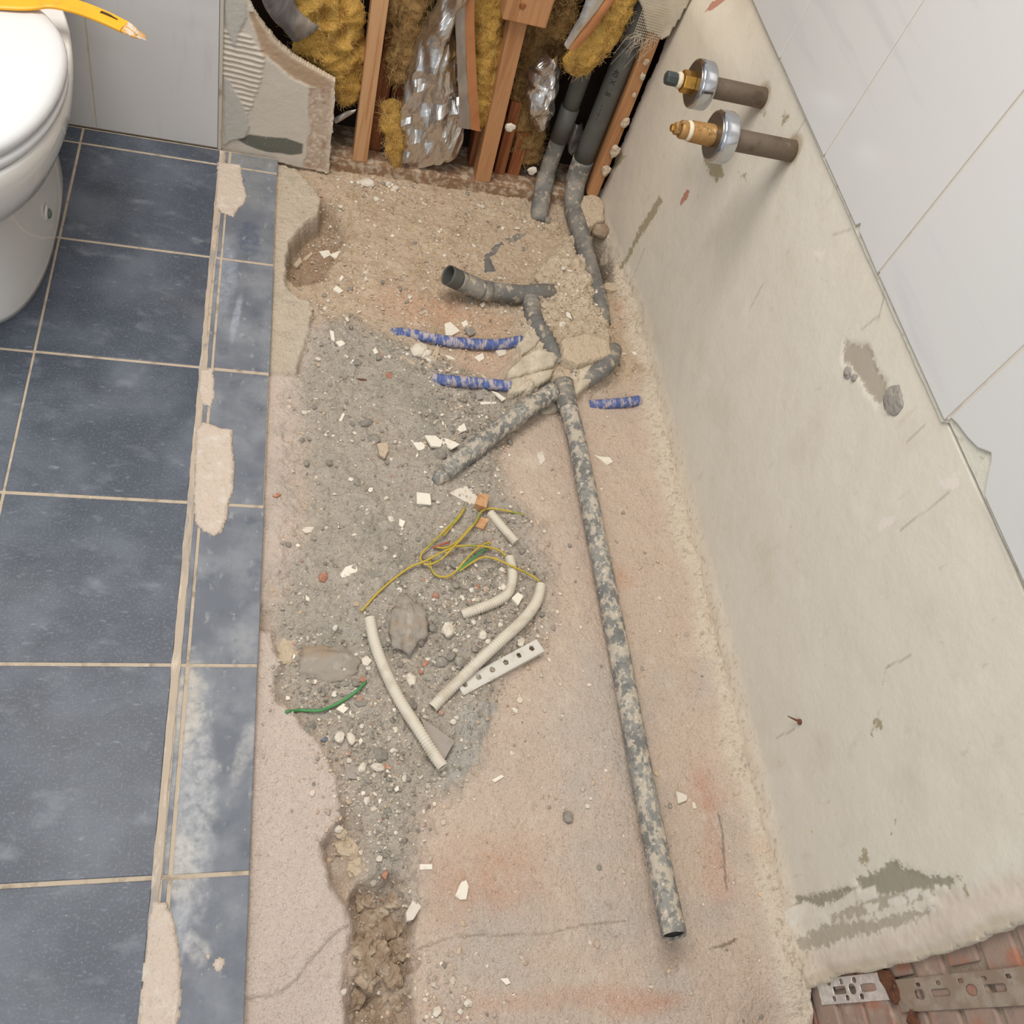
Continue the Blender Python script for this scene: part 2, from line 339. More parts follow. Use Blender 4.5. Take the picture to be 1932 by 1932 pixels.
shade_mat('wood_dusty', (146, 116, 90), rough=0.9, spec=0.1, patches=[((196, 178, 156), 60, 0.44, 0.62, 0.85, None, 7), ((120, 78, 50), 24, 0.55, 0.7, 0.8)], bumps=[(150, 0.7, 0.003)])
shade_mat('wool_yellow', (218, 172, 90), rough=1.0, spec=0.05, patches=[((178, 130, 66), 16, 0.46, 0.66, 0.8, (2, 1, 0.7), 8), ((232, 204, 128), 40, 0.54, 0.75, 0.7, (2.5, 1, 0.7), 8), ((112, 84, 54), 9, 0.56, 0.70, 0.75, None, 7)], bumps=[(170, 1.0, 0.008, (2.2, 1, 0.6)), (50, 0.9, 0.014)])
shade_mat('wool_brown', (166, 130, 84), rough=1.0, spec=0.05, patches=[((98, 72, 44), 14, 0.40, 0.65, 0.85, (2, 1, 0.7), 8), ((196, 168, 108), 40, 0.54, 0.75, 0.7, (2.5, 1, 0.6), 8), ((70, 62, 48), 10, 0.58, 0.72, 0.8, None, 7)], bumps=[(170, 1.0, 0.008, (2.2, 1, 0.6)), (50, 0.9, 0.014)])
shade_mat('wool_fibre', (216, 178, 116), rough=1.0, spec=0.05, patches=[((150, 118, 70), 12, 0.45, 0.65, 0.8)])
shade_mat('foil', (214, 210, 206), rough=0.22, metal=0.95, patches=[((190, 180, 168), 14, 0.5, 0.75, 0.6)], bumps=[(30, 0.3, 0.004)])
shade_mat('foil_dull', (172, 164, 156), rough=0.35, metal=0.7, patches=[((196, 186, 172), 20, 0.55, 0.75, 0.8)])
shade_mat('kraft', (176, 118, 76), rough=0.75, patches=[((150, 94, 56), 10, 0.45, 0.7, 0.6)])
shade_mat('dark_film', (92, 86, 84), rough=0.5, spec=0.4, patches=[((134, 122, 108), 20, 0.5, 0.7, 0.7)], bumps=[(40, 0.3, 0.004)])
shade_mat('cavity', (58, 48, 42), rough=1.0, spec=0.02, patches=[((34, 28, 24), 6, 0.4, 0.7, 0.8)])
shade_mat('pvc', (84, 83, 78), rough=0.5, spec=0.35, patches=[((104, 103, 98), 18, 0.5, 0.75, 0.6)])
shade_mat('pvc_dusty', (110, 108, 104), rough=0.8, spec=0.2, patches=[((152, 144, 132), 20, 0.42, 0.66, 0.75, None, 9), ((188, 172, 150), 60, 0.54, 0.66, 0.75, None, 10), ((92, 94, 96), 45, 0.60, 0.70, 0.6, None, 8), ((222, 210, 192), 180, 0.66, 0.70, 0.6)], bumps=[(160, 0.5, 0.002)])
shade_mat('pvc_caked', (114, 113, 109), rough=0.85, spec=0.2, patches=[((150, 147, 140), 14, 0.40, 0.62, 0.75, None, 9), ((192, 179, 160), 80, 0.45, 0.58, 0.8, (1, 0.7, 1), 10), ((222, 212, 196), 150, 0.60, 0.66, 0.6, None, 6), ((106, 107, 106), 85, 0.56, 0.62, 0.7, None, 8)], bumps=[(120, 0.6, 0.003)])
shade_mat('bore_shade', (34, 34, 34), rough=0.7)  # near-black colour for the shade inside open pipe ends
shade_mat('ink', (34, 36, 36), rough=0.8)
shade_mat('blue_conduit', (84, 100, 150), rough=0.7, spec=0.2, patches=[((66, 80, 134), 30, 0.5, 0.75, 0.5), ((190, 174, 164), 60, 0.46, 0.60, 0.85, (1.6, 0.5, 1), 9), ((130, 138, 170), 140, 0.50, 0.64, 0.6, (1.6, 0.3, 1), 6)])
shade_mat('cream_conduit', (208, 199, 182), rough=0.65, spec=0.25, patches=[((184, 170, 150), 30, 0.48, 0.66, 0.7, None, 8), ((168, 130, 102), 14, 0.64, 0.74, 0.7)])
shade_mat('wire_yellow', (186, 160, 62), rough=0.5, spec=0.4, patches=[((126, 142, 62), 26, 0.54, 0.62, 0.75), ((200, 180, 130), 90, 0.58, 0.7, 0.4)])
shade_mat('wire_green', (74, 138, 82), rough=0.5, spec=0.4)
shade_mat('copper_red', (164, 92, 72), rough=0.6, spec=0.3)
shade_mat('ceramic', (222, 219, 213), rough=0.12, spec=0.5, coat=0.3)
shade_mat('lid_plastic', (218, 218, 218), rough=0.18, spec=0.45)
shade_mat('bolt_cap', (104, 118, 108), rough=0.5, spec=0.4, patches=[((60, 66, 60), 80, 0.5, 0.7, 0.7)])
shade_mat('bar_paint', (244, 172, 34), rough=0.4, spec=0.4, patches=[((222, 148, 34), 30, 0.5, 0.75, 0.6), ((216, 200, 178), 90, 0.66, 0.70, 0.8)], bumps=[(120, 0.15, 0.001)])
shade_mat('bar_worn', (214, 158, 78), rough=0.55, spec=0.4, patches=[((206, 200, 192), 70, 0.48, 0.55, 0.9, (1, 2, 1), 6), ((120, 100, 80), 90, 0.62, 0.68, 0.8)])
shade_mat('bar_slot', (70, 52, 30), rough=0.8)
shade_mat('old_steel', (112, 98, 84), rough=0.55, metal=0.35, patches=[((84, 72, 60), 40, 0.5, 0.7, 0.7), ((150, 140, 128), 90, 0.6, 0.75, 0.4)])
shade_mat('chrome', (198, 200, 204), rough=0.16, metal=1.0)
shade_mat('brushed', (150, 150, 150), rough=0.34, metal=1.0, patches=[((196, 188, 172), 60, 0.6, 0.7, 0.5)])
shade_mat('brass', (186, 140, 66), rough=0.32, metal=0.9, patches=[((140, 104, 58), 60, 0.5, 0.7, 0.6)])
shade_mat('brass_dull', (172, 132, 82), rough=0.55, metal=0.5, patches=[((120, 90, 56), 70, 0.5, 0.65, 0.8), ((212, 192, 160), 120, 0.62, 0.7, 0.6)])
shade_mat('hemp', (214, 200, 174), rough=1.0, bumps=[(300, 0.8, 0.002)])
shade_mat('black_plug', (60, 66, 64), rough=0.45, spec=0.4)
shade_mat('galvanised', (222, 223, 226), rough=0.38, metal=0.75, patches=[((246, 246, 248), 90, 0.45, 0.6, 0.8), ((170, 170, 172), 30, 0.55, 0.75, 0.5)])
shade_mat('rusted_strip', (152, 134, 116), rough=0.75, metal=0.25, patches=[((176, 164, 150), 30, 0.45, 0.65, 0.7), ((134, 104, 82), 20, 0.55, 0.72, 0.7), ((120, 128, 134), 45, 0.62, 0.7, 0.6)], bumps=[(140, 0.4, 0.001)])
shade_mat('rust', (110, 72, 52), rough=0.95, patches=[((72, 48, 38), 60, 0.45, 0.65, 0.8), ((150, 110, 84), 120, 0.6, 0.7, 0.6)], bumps=[(200, 1.0, 0.003)])
shade_mat('brick', (158, 136, 122), rough=0.95, spec=0.1, patches=[((172, 110, 86), 12, 0.50, 0.64, 0.75, None, 9), ((138, 120, 110), 30, 0.5, 0.7, 0.6, None, 8), ((190, 170, 154), 26, 0.58, 0.72, 0.6, None, 8)], bumps=[(180, 0.5, 0.002)])
shade_mat('mortar', (164, 148, 132), rough=1.0, patches=[((136, 120, 106), 60, 0.5, 0.7, 0.6)], bumps=[(250, 0.7, 0.002)])
shade_mat('pebbles', (0, 0, 0), rough=0.95, spec=0.1, attr=True, patches=[((206, 194, 178), 260, 0.58, 0.7, 0.35)])
shade_mat('stone_grey', (140, 134, 124), rough=0.95, spec=0.1, patches=[((176, 166, 150), 90, 0.5, 0.7, 0.6), ((112, 106, 98), 60, 0.55, 0.75, 0.6)], bumps=[(200, 0.6, 0.002)])
shade_mat('stone_pale', (214, 204, 188), rough=0.95, spec=0.1, patches=[((188, 172, 150), 90, 0.5, 0.7, 0.6)], bumps=[(200, 0.5, 0.002)])
shade_mat('chip_white', (226, 218, 202), rough=0.8, spec=0.2, patches=[((200, 186, 164), 90, 0.55, 0.7, 0.5)])
shade_mat('brick_crumb', (172, 122, 100), rough=0.95, spec=0.1, patches=[((200, 168, 148), 120, 0.50, 0.7, 0.6)])
shade_mat('concrete', (188, 175, 154), rough=0.95, spec=0.1, patches=[((212, 199, 177), 30, 0.45, 0.65, 0.7), ((152, 142, 124), 70, 0.55, 0.75, 0.6), ((116, 102, 84), 300, 0.66, 0.72, 0.6)], bumps=[(180, 0.7, 0.004), (50, 0.5, 0.006)])
shade_mat('sand_lump', (200, 181, 156), rough=1.0, spec=0.05, patches=[((210, 190, 164), 60, 0.5, 0.7, 0.6), ((150, 130, 106), 110, 0.58, 0.75, 0.6)], bumps=[(160, 1.0, 0.005), (60, 0.6, 0.008)])
shade_mat('brown_clod', (160, 138, 116), rough=1.0, spec=0.05, patches=[((196, 178, 156), 50, 0.46, 0.66, 0.8, None, 8), ((112, 92, 72), 60, 0.56, 0.7, 0.6, None, 8)], bumps=[(160, 1.0, 0.005)])
shade_mat('lump_grey', (156, 146, 134), rough=0.95, spec=0.1, patches=[((158, 138, 116), 16, 0.5, 0.62, 0.8), ((186, 178, 168), 40, 0.5, 0.7, 0.6)], bumps=[(120, 0.7, 0.004)])
shade_mat('shard_grey', (158, 148, 138), rough=0.8, spec=0.2, patches=[((140, 130, 120), 60, 0.5, 0.7, 0.5)])
shade_mat('strip_plastic', (206, 200, 190), rough=0.6, spec=0.3, patches=[((180, 168, 152), 50, 0.52, 0.7, 0.6)])
shade_mat('mesh_cloth', (186, 172, 150), rough=0.9)
shade_mat('wall_lump', (152, 146, 138), rough=0.95, spec=0.1, bumps=[(160, 0.7, 0.003)])
shade_mat('profile_edge', (188, 180, 166), rough=0.7, patches=[((110, 92, 70), 40, 0.55, 0.7, 0.7, (1, 1, 0.4))])
shade_mat('olive_patch', (92, 92, 82), rough=0.9)

# ------------------------------------------------------------------ GROUND (dug-up floor of the shower corner)
GZ0 = -0.035
def gp(pts, z=GZ0): return [onz(x, y, z)[:2] for x, y in pts]
def wallx(y): return 0.89 - 0.043 * sst(1.45, 1.9, np.asarray(y, float))

X0, X1, Y0, Y1, ST = 0.038, 0.905, -0.16, 1.93, 0.003
gx = np.arange(X0, X1, ST); gy = np.arange(Y0, Y1, ST)

LEDGE_TOP = gp([(470, 290), (562, 316), (606, 372), (606, 384), (600, 405), (578, 417), (548, 455), (541, 485), (540, 512), (536, 527), (545, 545), (556, 556), (582, 565), (590, 590), (575, 640), (560, 700), (430, 700)], -0.012)
LEDGE_MID = gp([(430, 560), (590, 565), (600, 620), (560, 680), (555, 780), (545, 860), (560, 960), (540, 1050), (515, 1130), (430, 1150)], -0.014)
LEDGE_LOW = gp([(400, 1180), (510, 1190), (530, 1245), (510, 1310), (560, 1345), (610, 1410), (638, 1480), (646, 1540), (610, 1590), (618, 1650), (640, 1690), (668, 1740), (655, 1800), (648, 1860), (655, 1990), (380, 1990)], -0.012)
PIT = gp([(612, 390), (640, 440), (640, 480), (600, 540), (560, 552), (538, 530), (540, 480), (575, 418)], -0.06)
TRENCH = gp([(665, 1690), (740, 1660), (775, 1730), (770, 1850), (768, 2000), (655, 2000), (658, 1760)], -0.07)
TRENCH2 = gp([(600, 1590), (650, 1530), (690, 1560), (690, 1640), (640, 1690), (600, 1640)], -0.05)
GREY = gp([(545, 640), (640, 600), (740, 640), (830, 680), (990, 760), (930, 850), (960, 920), (1010, 990), (1035, 1090), (1020, 1200), (930, 1290), (915, 1380), (905, 1440), (850, 1490), (805, 1510), (785, 1620), (770, 1720), (700, 1690), (650, 1560), (640, 1460), (600, 1400), (545, 1340), (500, 1300), (500, 1160), (560, 1020), (570, 860), (540, 760)])
MOUND = gp([(960, 720), (975, 650), (985, 590), (1005, 540), (1035, 470), (1080, 440), (1110, 500), (1140, 590), (1170, 660), (1165, 690), (1120, 720), (1075, 745), (1040, 725), (1000, 745)], 0.0)
HOLE = gp([(1120, 440), (1150, 465), (1155, 500), (1152, 535), (1140, 535), (1128, 495)], -0.02)
SMEAR = gp([(870, 1330), (940, 1330), (915, 1400), (885, 1460), (840, 1490), (815, 1470), (850, 1420)])

def ground_fields(A, B):
    n1 = fbm(A, B, 9, 5, 1); n2 = fbm(A, B, 38, 4, 21); n3 = fbm(A, B, 130, 3, 41)
    wob = 0.010 * n2 + 0.004 * n3
    z = GZ0 + 0.005 * n1 + 0.0014 * n2 + 0.0008 * n3
    top = sst(1.22, 1.42, B + 0.06 * n1)
    z += top * (0.004 + 0.0030 * n2 + 0.0030 * n3 + 0.004 * sst(0.25, 0.5, fbm(A, B, 60, 3, 75)))
    dg = sdf(A, B, GREY); mg = sst(-0.03, 0.04, dg + 1.8 * wob)
    z += mg * (0.010 + 0.012 * fbm(A, B, 13, 4, 63) + 0.006 * fbm(A, B, 30, 4, 61) + 0.0035 * n3 + 0.004 * sst(0.2, 0.5, fbm(A, B, 70, 3, 65)))
    z += 0.016 * np.exp(-((A - 0.40) ** 2 + (B - 0.70) ** 2) / 0.012)
    dl = np.maximum(sdf(A, B, LEDGE_TOP), sdf(A, B, LEDGE_MID)); ml_soft = sst(-0.035, 0.03, sdf(A, B, LEDGE_MID) + 2.0 * wob)
    dtop = sdf(A, B, LEDGE_TOP) + 0.5 * wob; mtop = sst(-0.006, 0.004, dtop)
    dlow = sdf(A, B, LEDGE_LOW) + 0.6 * wob; mlow = sst(-0.009, 0.006, dlow)
    mpit = sst(-0.02, 0.015, sdf(A, B, PIT) + wob); z -= 0.042 * mpit
    mtr = sst(-0.012, 0.012, sdf(A, B, TRENCH) + 1.3 * wob); mtr2 = sst(-0.015, 0.012, sdf(A, B, TRENCH2) + wob)
    z -= mtr * (0.026 + 0.030 * fbm(A, B, 26, 5, 71)); z -= mtr2 * 0.012
    zl = -0.0132 + 0.0018 * n1 + 0.0020 * n2 + 0.0020 * n3
    zlm = -0.017 + 0.003 * n1 + 0.0015 * n2 + 0.0008 * n3
    z = z * (1 - ml_soft) + zlm * ml_soft
    z = z * (1 - mtop) + zl * mtop; z = z * (1 - mlow) + (zl - 0.001) * mlow
    # crack step on the low ledge
    ck = pdist(A, B, gp([(660, 1735), (620, 1770), (580, 1815), (560, 1845), (530, 1872), (500, 1878), (455, 1890)], -0.012)); 
    low2 = sdf(A, B, gp([(665, 1735), (620, 1770), (580, 1815), (560, 1845), (530, 1872), (500, 1878), (440, 1885), (430, 1990), (660, 1990)], -0.012))
    z -= mlow * 0.0065 * sst(-0.001, 0.002, low2 + 0.002 * n2)
    mm = sst(-0.025, 0.028, sdf(A, B, MOUND) + wob); z += mm * (0.039 + 0.012 * n2 + 0.004 * n3)
    # rough chamfer along the wall
    dw = wallx(B) - A; ch = sst(0.062, 0.0, dw + 0.02 * n1 + 0.010 * n2); z += ch * (0.024 + 0.005 * n2 + 0.003 * n3 + 0.0016 * fbm(A, B, 260, 2, 91))
    mh = sst(-0.008, 0.006, sdf(A, B, HOLE) + 0.4 * wob); z -= mh * 0.085
    near = sst(0.10, 0.0, B) * sst(0.74, 0.86, A); z -= near * 0.035
    return dict(z=z, n1=n1, n2=n2, n3=n3, top=top, mg=mg, mtop=mtop, mlow=mlow, mlm=ml_soft, mpit=mpit, mtr=mtr, mtr2=mtr2, mm=mm, ch=ch, mh=mh, dtop=dtop, dlow=dlow, low2=low2)
GA, GB = np.meshgrid(gx, gy, indexing='ij'); GF = ground_fields(GA, GB); GZ = GF['z']
def gz(x, y):
    fx = min(max((x - X0) / ST, 0), len(gx) - 1.001); fy = min(max((y - Y0) / ST, 0), len(gy) - 1.001); i, j = int(fx), int(fy); u, v = fx - i, fy - j
    return float((GZ[i, j] * (1 - u) + GZ[i + 1, j] * u) * (1 - v) + (GZ[i, j + 1] * (1 - u) + GZ[i + 1, j + 1] * u) * v)
def G(px, py, dz=0.0):
    z = GZ0
    for _ in range(5):
        p = onz(px, py, z + dz); z = 0.5 * z + 0.5 * gz(p[0], p[1])
    return np.array([p[0], p[1], gz(p[0], p[1]) + dz])

def ground_cols():
    A, B, f = GA, GB, GF; n1, n2, n3 = f['n1'], f['n2'], f['n3']
    C = np.ones(A.shape + (3,)) * lin((199, 178, 160))
    def lay(m, c): 
        nonlocal C; C = C * (1 - m[..., None]) + lin(c) * m[..., None]
    lay(np.clip(0.5 + 0.9 * n1, 0, 1) * 0.5, (186, 168, 152))
    lay(sst(0.1, 0.6, fbm(A, B, 5, 4, 101)) * 0.6, (176, 168, 158))
    lay(f['top'] * 0.85, (190, 168, 142)); lay(f['top'] * sst(0.1, 0.5, n2) * 0.6, (168, 144, 116)); lay(f['top'] * sst(0.2, 0.6, fbm(A, B, 16, 4, 131)) * 0.6, (206, 186, 158))
    def spot(px, py, rx, ry, c, op, ns=0.35):
        p = onz(px, py, GZ0); d = np.sqrt(((A - p[0]) / rx) ** 2 + ((B - p[1]) / ry) ** 2) + ns * 1.5 * n1 + 0.4 * n2
        lay(sst(1.25, 0.15, d) * op * 0.62 * np.clip(0.75 + 0.8 * n2, 0.2, 1.2), c)
    spot(830, 590, 0.17, 0.07, (196, 140, 108), 0.85); spot(760, 570, 0.10, 0.06, (196, 152, 122), 0.6); spot(900, 660, 0.09, 0.06, (192, 142, 110), 0.7); spot(890, 700, 0.09, 0.03, (186, 140, 110), 0.7)
    spot(930, 1660, 0.10, 0.07, (190, 136, 104), 0.8); spot(1240, 1890, 0.10, 0.025, (190, 126, 96), 0.9); spot(1330, 1500, 0.035, 0.06, (186, 122, 98), 0.8); spot(1345, 1600, 0.03, 0.10, (186, 132, 110), 0.7)
    spot(1160, 1090, 0.06, 0.035, (196, 146, 116), 0.8); spot(1000, 1890, 0.2, 0.02, (192, 140, 112), 0.5); spot(1170, 590, 0.02, 0.06, (198, 150, 126), 0.7); spot(850, 1700, 0.05, 0.06, (200, 150, 118), 0.5)
    spot(1000, 870, 0.045, 0.035, (214, 198, 180), 0.9); spot(985, 950, 0.035, 0.05, (214, 194, 176), 0.85); spot(1090, 1400, 0.07, 0.10, (188, 180, 170), 0.6); spot(1060, 1300, 0.06, 0.06, (196, 186, 174), 0.5)
    spot(1270, 1815, 0.050, 0.035, (138, 112, 88), 0.75); spot(1170, 990, 0.02, 0.04, (206, 190, 170), 0.5)  # first spot: shadow under the raised pipe end, painted into the ground colour
    m = f['mg']; lay(m * 0.85, (160, 151, 138)); lay(m * sst(0.0, 0.5, fbm(A, B, 14, 4, 111)) * 0.7, (142, 136, 124)); lay(m * sst(0.1, 0.6, fbm(A, B, 11, 4, 151)) * 0.5, (176, 162, 146)); lay(m * sst(0.2, 0.6, n3) * 0.25, (128, 122, 112))
    lay(sst(-0.002, 0.004, sdf(A, B, SMEAR) + 0.006 * n2) * 0.8, (166, 162, 154))
    lay(f['mpit'] * (1 - f['mtop']) * 0.8, (146, 120, 96)); lay(f['mtr'] * (1 - f['mlow']) * np.clip(0.7 + 0.8 * n2, 0, 1), (164, 142, 120)); lay(f['mtr'] * (1 - f['mlow']) * sst(0.0, 0.4, fbm(A, B, 45, 4, 121)) * 0.75, (124, 100, 78)); lay(f['mtr2'] * (1 - f['mlow']) * 0.5, (150, 130, 110))
    led = np.maximum(np.maximum(f['mtop'], f['mlow']), f['mlm'])
    lay(led, (200, 183, 170)); lay(led * sst(0.0, 0.6, fbm(A, B, 8, 4, 171)) * 0.55, (188, 172, 160)); lay(f['mtop'], (192, 178, 158)); lay(f['mtop'] * sst(0.15, 0.5, n2) * 0.4, (170, 158, 140))
    lay(f['mlm'] * (1 - f['mtop']) * sst(0.05, 0.5, fbm(A, B, 12, 4, 181)) * 0.6, (170, 160, 148))
    lay(sst(0.012, 0.0, np.abs(f['dtop'])) * (1 - f['mtop']) * 0.7, (142, 130, 110))
    lay(f['mm'] * 0.8, (198, 181, 156)); lay(f['mm'] * sst(0.05, 0.4, n2) * 0.6, (214, 199, 176))
    ch = sst(0.15, 0.7, f['ch']); lay(ch * 0.9, (208, 194, 174)); lay(ch * sst(0.30, 0.6, fbm(A, B, 190, 2, 201)) * 0.6, (146, 130, 110)); lay(ch * sst(0.2, 0.6, fbm(A, B, 14, 3, 211)) * 0.4, (204, 176, 152))
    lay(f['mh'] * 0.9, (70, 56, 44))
    def crack(pts, w, c, op, z=GZ0):
        d = pdist(A, B, gp(pts, z)) + 0.0016 * n2; lay(sst(w, w * 0.3, d) * op, c)
    lay(f['mg'] * 0.18, (196, 188, 176)); C = np.clip(C * 1.13, 0, 0.85)
    crack([(790, 1790), (860, 1765), (960, 1765), (1040, 1760), (1100, 1745), (1180, 1738)], 0.0024, (140, 120, 100), 0.6)
    crack([(1354, 1535), (1362, 1575), (1366, 1620), (1372, 1680)], 0.0026, (104, 84, 68), 0.7); crack([(1340, 1790), (1372, 1782), (1388, 1772)], 0.003, (120, 100, 82), 0.8)
    return C
GCOL = ground_cols().reshape(-1, 3)
me = fast_mesh('floor', np.stack([GA, GB, GZ], -1).reshape(-1, 3),
               (lambda i: np.stack([i[:-1, :-1], i[1:, :-1], i[1:, 1:], i[:-1, 1:]], -1).reshape(-1, 4))(np.arange(GA.size).reshape(GA.shape)), GCOL)
floor_dug = link('floor_dug', me, 'ground', recentre=False); tag(floor_dug, 'dug-up beige screed floor strewn with grey rubble and dust', 'floor', kind='structure')

# slab under the tiles
slab = link('floor', box_me('floor', (-1.3, -0.6, -0.16), (0.0425, 1.8495, -0.0014)), 'grout'); tag(slab, 'floor slab with sandy grout joints under the slate tiles', 'floor', kind='structure')
sub = link('floor_base', box_me('floor_base', (-1.3, -0.6, -0.20), (0.93, 2.1, -0.161)), 'cavity'); tag(sub, 'dark base below the dug-up floor', 'floor', kind='structure')

# ------------------------------------------------------------------ SLATE TILES
rows = [-0.33, -0.02, 0.285, 0.597, 0.897, 1.2015, 1.5015, 1.797, 1.849]
GW = 0.0062
def tile(x0, x1, y0, y1, mat, th=0.0105, name='floor_tile'):
    j = lambda: rnd.uniform(-0.0006, 0.0006); dz = rnd.uniform(-0.0005, 0.0003)
    o = link(name, box_me(name, (x0 + j(), y0 + j(), -th - 0.0003), (x1 + j(), y1 + j(), dz)), mat, slab, bevel=0.0012); return o
for i in range(len(rows) - 1):
    y0, y1 = rows[i] + GW / 2, rows[i + 1] - GW / 2
    for x0, x1 in ((-0.97, -0.671), (-0.667, -0.3692), (-0.3648, -0.0845)): tile(x0, x1, y0, y1, 'slate')
    tile(-0.0715, -0.0640, y0, y1, 'slate_dusty')
    tile(-0.0590, 0.0430 + rnd.uniform(-0.001, 0.001), y0, y1, 'slate_dusty')
# residue strip where a partition track stood
n = 240; ys = np.linspace(-0.3, 1.845, n); V, Fs = [], []
for i, y in enumerate(ys):
    a = -0.0855 + 0.0018 * float(fbm(np.array(y), np.array(0.3), 30, 3, 5)); b = -0.0735 + 0.0075 * float(fbm(np.array(y), np.array(2.3), 9, 5, 6)); h = 0.0004 + 0.0003 * float(fbm(np.array(y), np.array(4.3), 40, 3, 7))
    V += [(a, y, -0.009), (a + 0.001, y, h), (b - 0.001, y, h * 0.9), (b, y, -0.009)]
    if i: Fs += [((i - 1) * 4 + k, (i - 1) * 4 + k + 1, i * 4 + k + 1, i * 4 + k) for k in range(3)]
Fs = [f[::-1] for f in Fs]
o = link('plaster_residue', pyd('plaster_residue', V, Fs, False), 'residue'); tag(o, 'narrow sandy plaster strip running between the big slate tiles and the cut tiles', 'plaster')

def patch(name, pts, th, label, cat, mat='plaster_patch', z=0.0, rag=0.0012, sub=10, group=None):
    P = [onz(x, y, z)[:2] for x, y in pts]; Q = []
    for i in range(len(P)):
        a, b = P[i], P[(i + 1) % len(P)]; L = np.linalg.norm(b - a); k = max(1, int(L / 0.006))
        for s in range(k):
            p = a + (b - a) * s / k; Q.append((p[0] + rnd.uniform(-rag, rag), p[1] + rnd.uniform(-rag, rag)))
    Q = np.array(Q); lo, hi = Q.min(0) - 0.004, Q.max(0) + 0.004; st = 0.0022
    me = grid_panel(name, np.arange(lo[0], hi[0], st), np.arange(lo[1], hi[1], st),
                    lambda A, B: np.stack([A, B, z + th * np.clip(sst(-0.001, 0.005, sdf(A, B, Q)) * (0.85 + 0.35 * fbm(A, B, 60, 4, 77) ), 0.06, 2)], -1),
                    keep=lambda A, B: sdf(A, B, Q) > -0.0008, back=(0, 0, -th * 0.15 - 0.001))
    o = link(name, me, mat); return tag(o, label, cat, group)
patch('plaster_patch', [(370, 812), (382, 795), (412, 806), (440, 812), (440, 850), (444, 880), (440, 925), (430, 960), (428, 985), (420, 1005), (404, 1014), (382, 1004), (367, 985), (366, 930), (368, 870)], 0.006, 'long pale plaster patch stuck on the cut slate tiles halfway along the strip', 'plaster')
patch('plaster_patch', [(410, 306), (455, 312), (458, 340), (467, 370), (462, 385), (452, 392), (440, 410), (418, 403), (406, 392)], 0.005, 'pale plaster patch on the slate tiles near the back wall', 'plaster')
patch('plaster_patch', [(286, 1700), (312, 1700), (332, 1740), (338, 1790), (345, 1830), (342, 1880), (335, 1960), (255, 1990), (268, 1850)], 0.005, 'wide rough plaster patch at the near end of the tile strip', 'plaster')
patch('plaster_patch', [(377, 698), (403, 694), (404, 725), (406, 750), (398, 768), (380, 762), (375, 735)], 0.004, 'small square plaster patch on the tile strip beside the grey dust', 'plaster')
patch('plaster_dab', [(404, 1812), (412, 1804), (424, 1808), (425, 1822), (416, 1834), (405, 1832), (401, 1822)], 0.0035, 'larger round plaster dab on the nearest cut tile', 'plaster', rag=0.0004)
patch('plaster_dab', [(388, 1800), (395, 1798), (400, 1804), (394, 1810), (388, 1807)], 0.0025, 'smaller round plaster dab on the nearest cut tile', 'plaster', rag=0.0003)

# ------------------------------------------------------------------ RIGHT WALL (plaster, tiles above, bricks at the near end)
WX = 0.89
def wpl(pts): return [(lambda q: (q[1], q[2]))(onx(x, y, WX)) for x, y in pts]
ST_MORTAR = [wpl([(1592, 640), (1612, 645), (1640, 652), (1652, 690), (1672, 715), (1672, 755), (1655, 765), (1635, 740), (1615, 708), (1600, 690), (1588, 680)])]
ST_OLIVE = [wpl(p) for p in (
    [(1500, 1690), (1545, 1688), (1580, 1672), (1610, 1678), (1560, 1705), (1520, 1722), (1500, 1712)],
    [(1610, 1660), (1660, 1640), (1680, 1622), (1720, 1642), (1765, 1655), (1800, 1655), (1790, 1672), (1740, 1680), (1680, 1690), (1625, 1680)],
    [(1258, 365), (1266, 378), (1240, 425), (1215, 462), (1198, 498), (1186, 520), (1182, 510), (1200, 470), (1222, 425)],
    [(1338, 285), (1362, 295), (1368, 330), (1352, 350), (1338, 330), (1330, 305)], [(1392, 322), (1412, 326), (1408, 342), (1394, 340)],
    [(1650, 1345), (1668, 1352), (1668, 1380), (1645, 1392), (1632, 1388)], [(1672, 1250), (1680, 1258), (1668, 1300), (1660, 1312), (1658, 1300)], [(1700, 1492), (1708, 1488), (1702, 1520), (1690, 1560), (1680, 1590), (1674, 1585)],
    [(1622, 1590), (1640, 1600), (1645, 1630), (1630, 1640), (1618, 1625)], [(1800, 1640), (1815, 1650), (1835, 1690), (1822, 1700), (1806, 1670)],
    [(1480, 200), (1495, 215), (1478, 240), (1468, 240)], [(1440, 200), (1452, 208), (1442, 225), (1425, 215)], [(1200, 280), (1212, 300), (1190, 330), (1180, 320)])]
ST_GREY = [wpl([(1500, 1768), (1550, 1742), (1600, 1735), (1650, 1728), (1720, 1712), (1760, 1712), (1740, 1735), (1690, 1755), (1620, 1770), (1560, 1790), (1510, 1798)]),
           wpl([(1560, 1725), (1600, 1705), (1660, 1680), (1740, 1682), (1780, 1690), (1700, 1712), (1610, 1735), (1560, 1748)])]
ST_WHITE = [wpl(p) for p in ([(1612, 1678), (1650, 1672), (1655, 1695), (1640, 1700), (1618, 1700)], [(1672, 1695), (1700, 1690), (1712, 1702), (1695, 1712), (1672, 1708)], [(1705, 1685), (1728, 1675), (1730, 1695), (1715, 1703)], [(1735, 1682), (1752, 1678), (1755, 1695), (1740, 1697)],
    [(1480, 1720), (1515, 1700), (1550, 1712), (1548, 1732), (1510, 1740), (1480, 1770)], [(1625, 1708), (1655, 1702), (1655, 1718), (1635, 1722)], [(1530, 468), (1560, 470), (1555, 490), (1545, 498)], [(1650, 985), (1690, 965), (1700, 985), (1660, 1005)], [(1770, 900), (1812, 892), (1812, 925), (1775, 930)])]
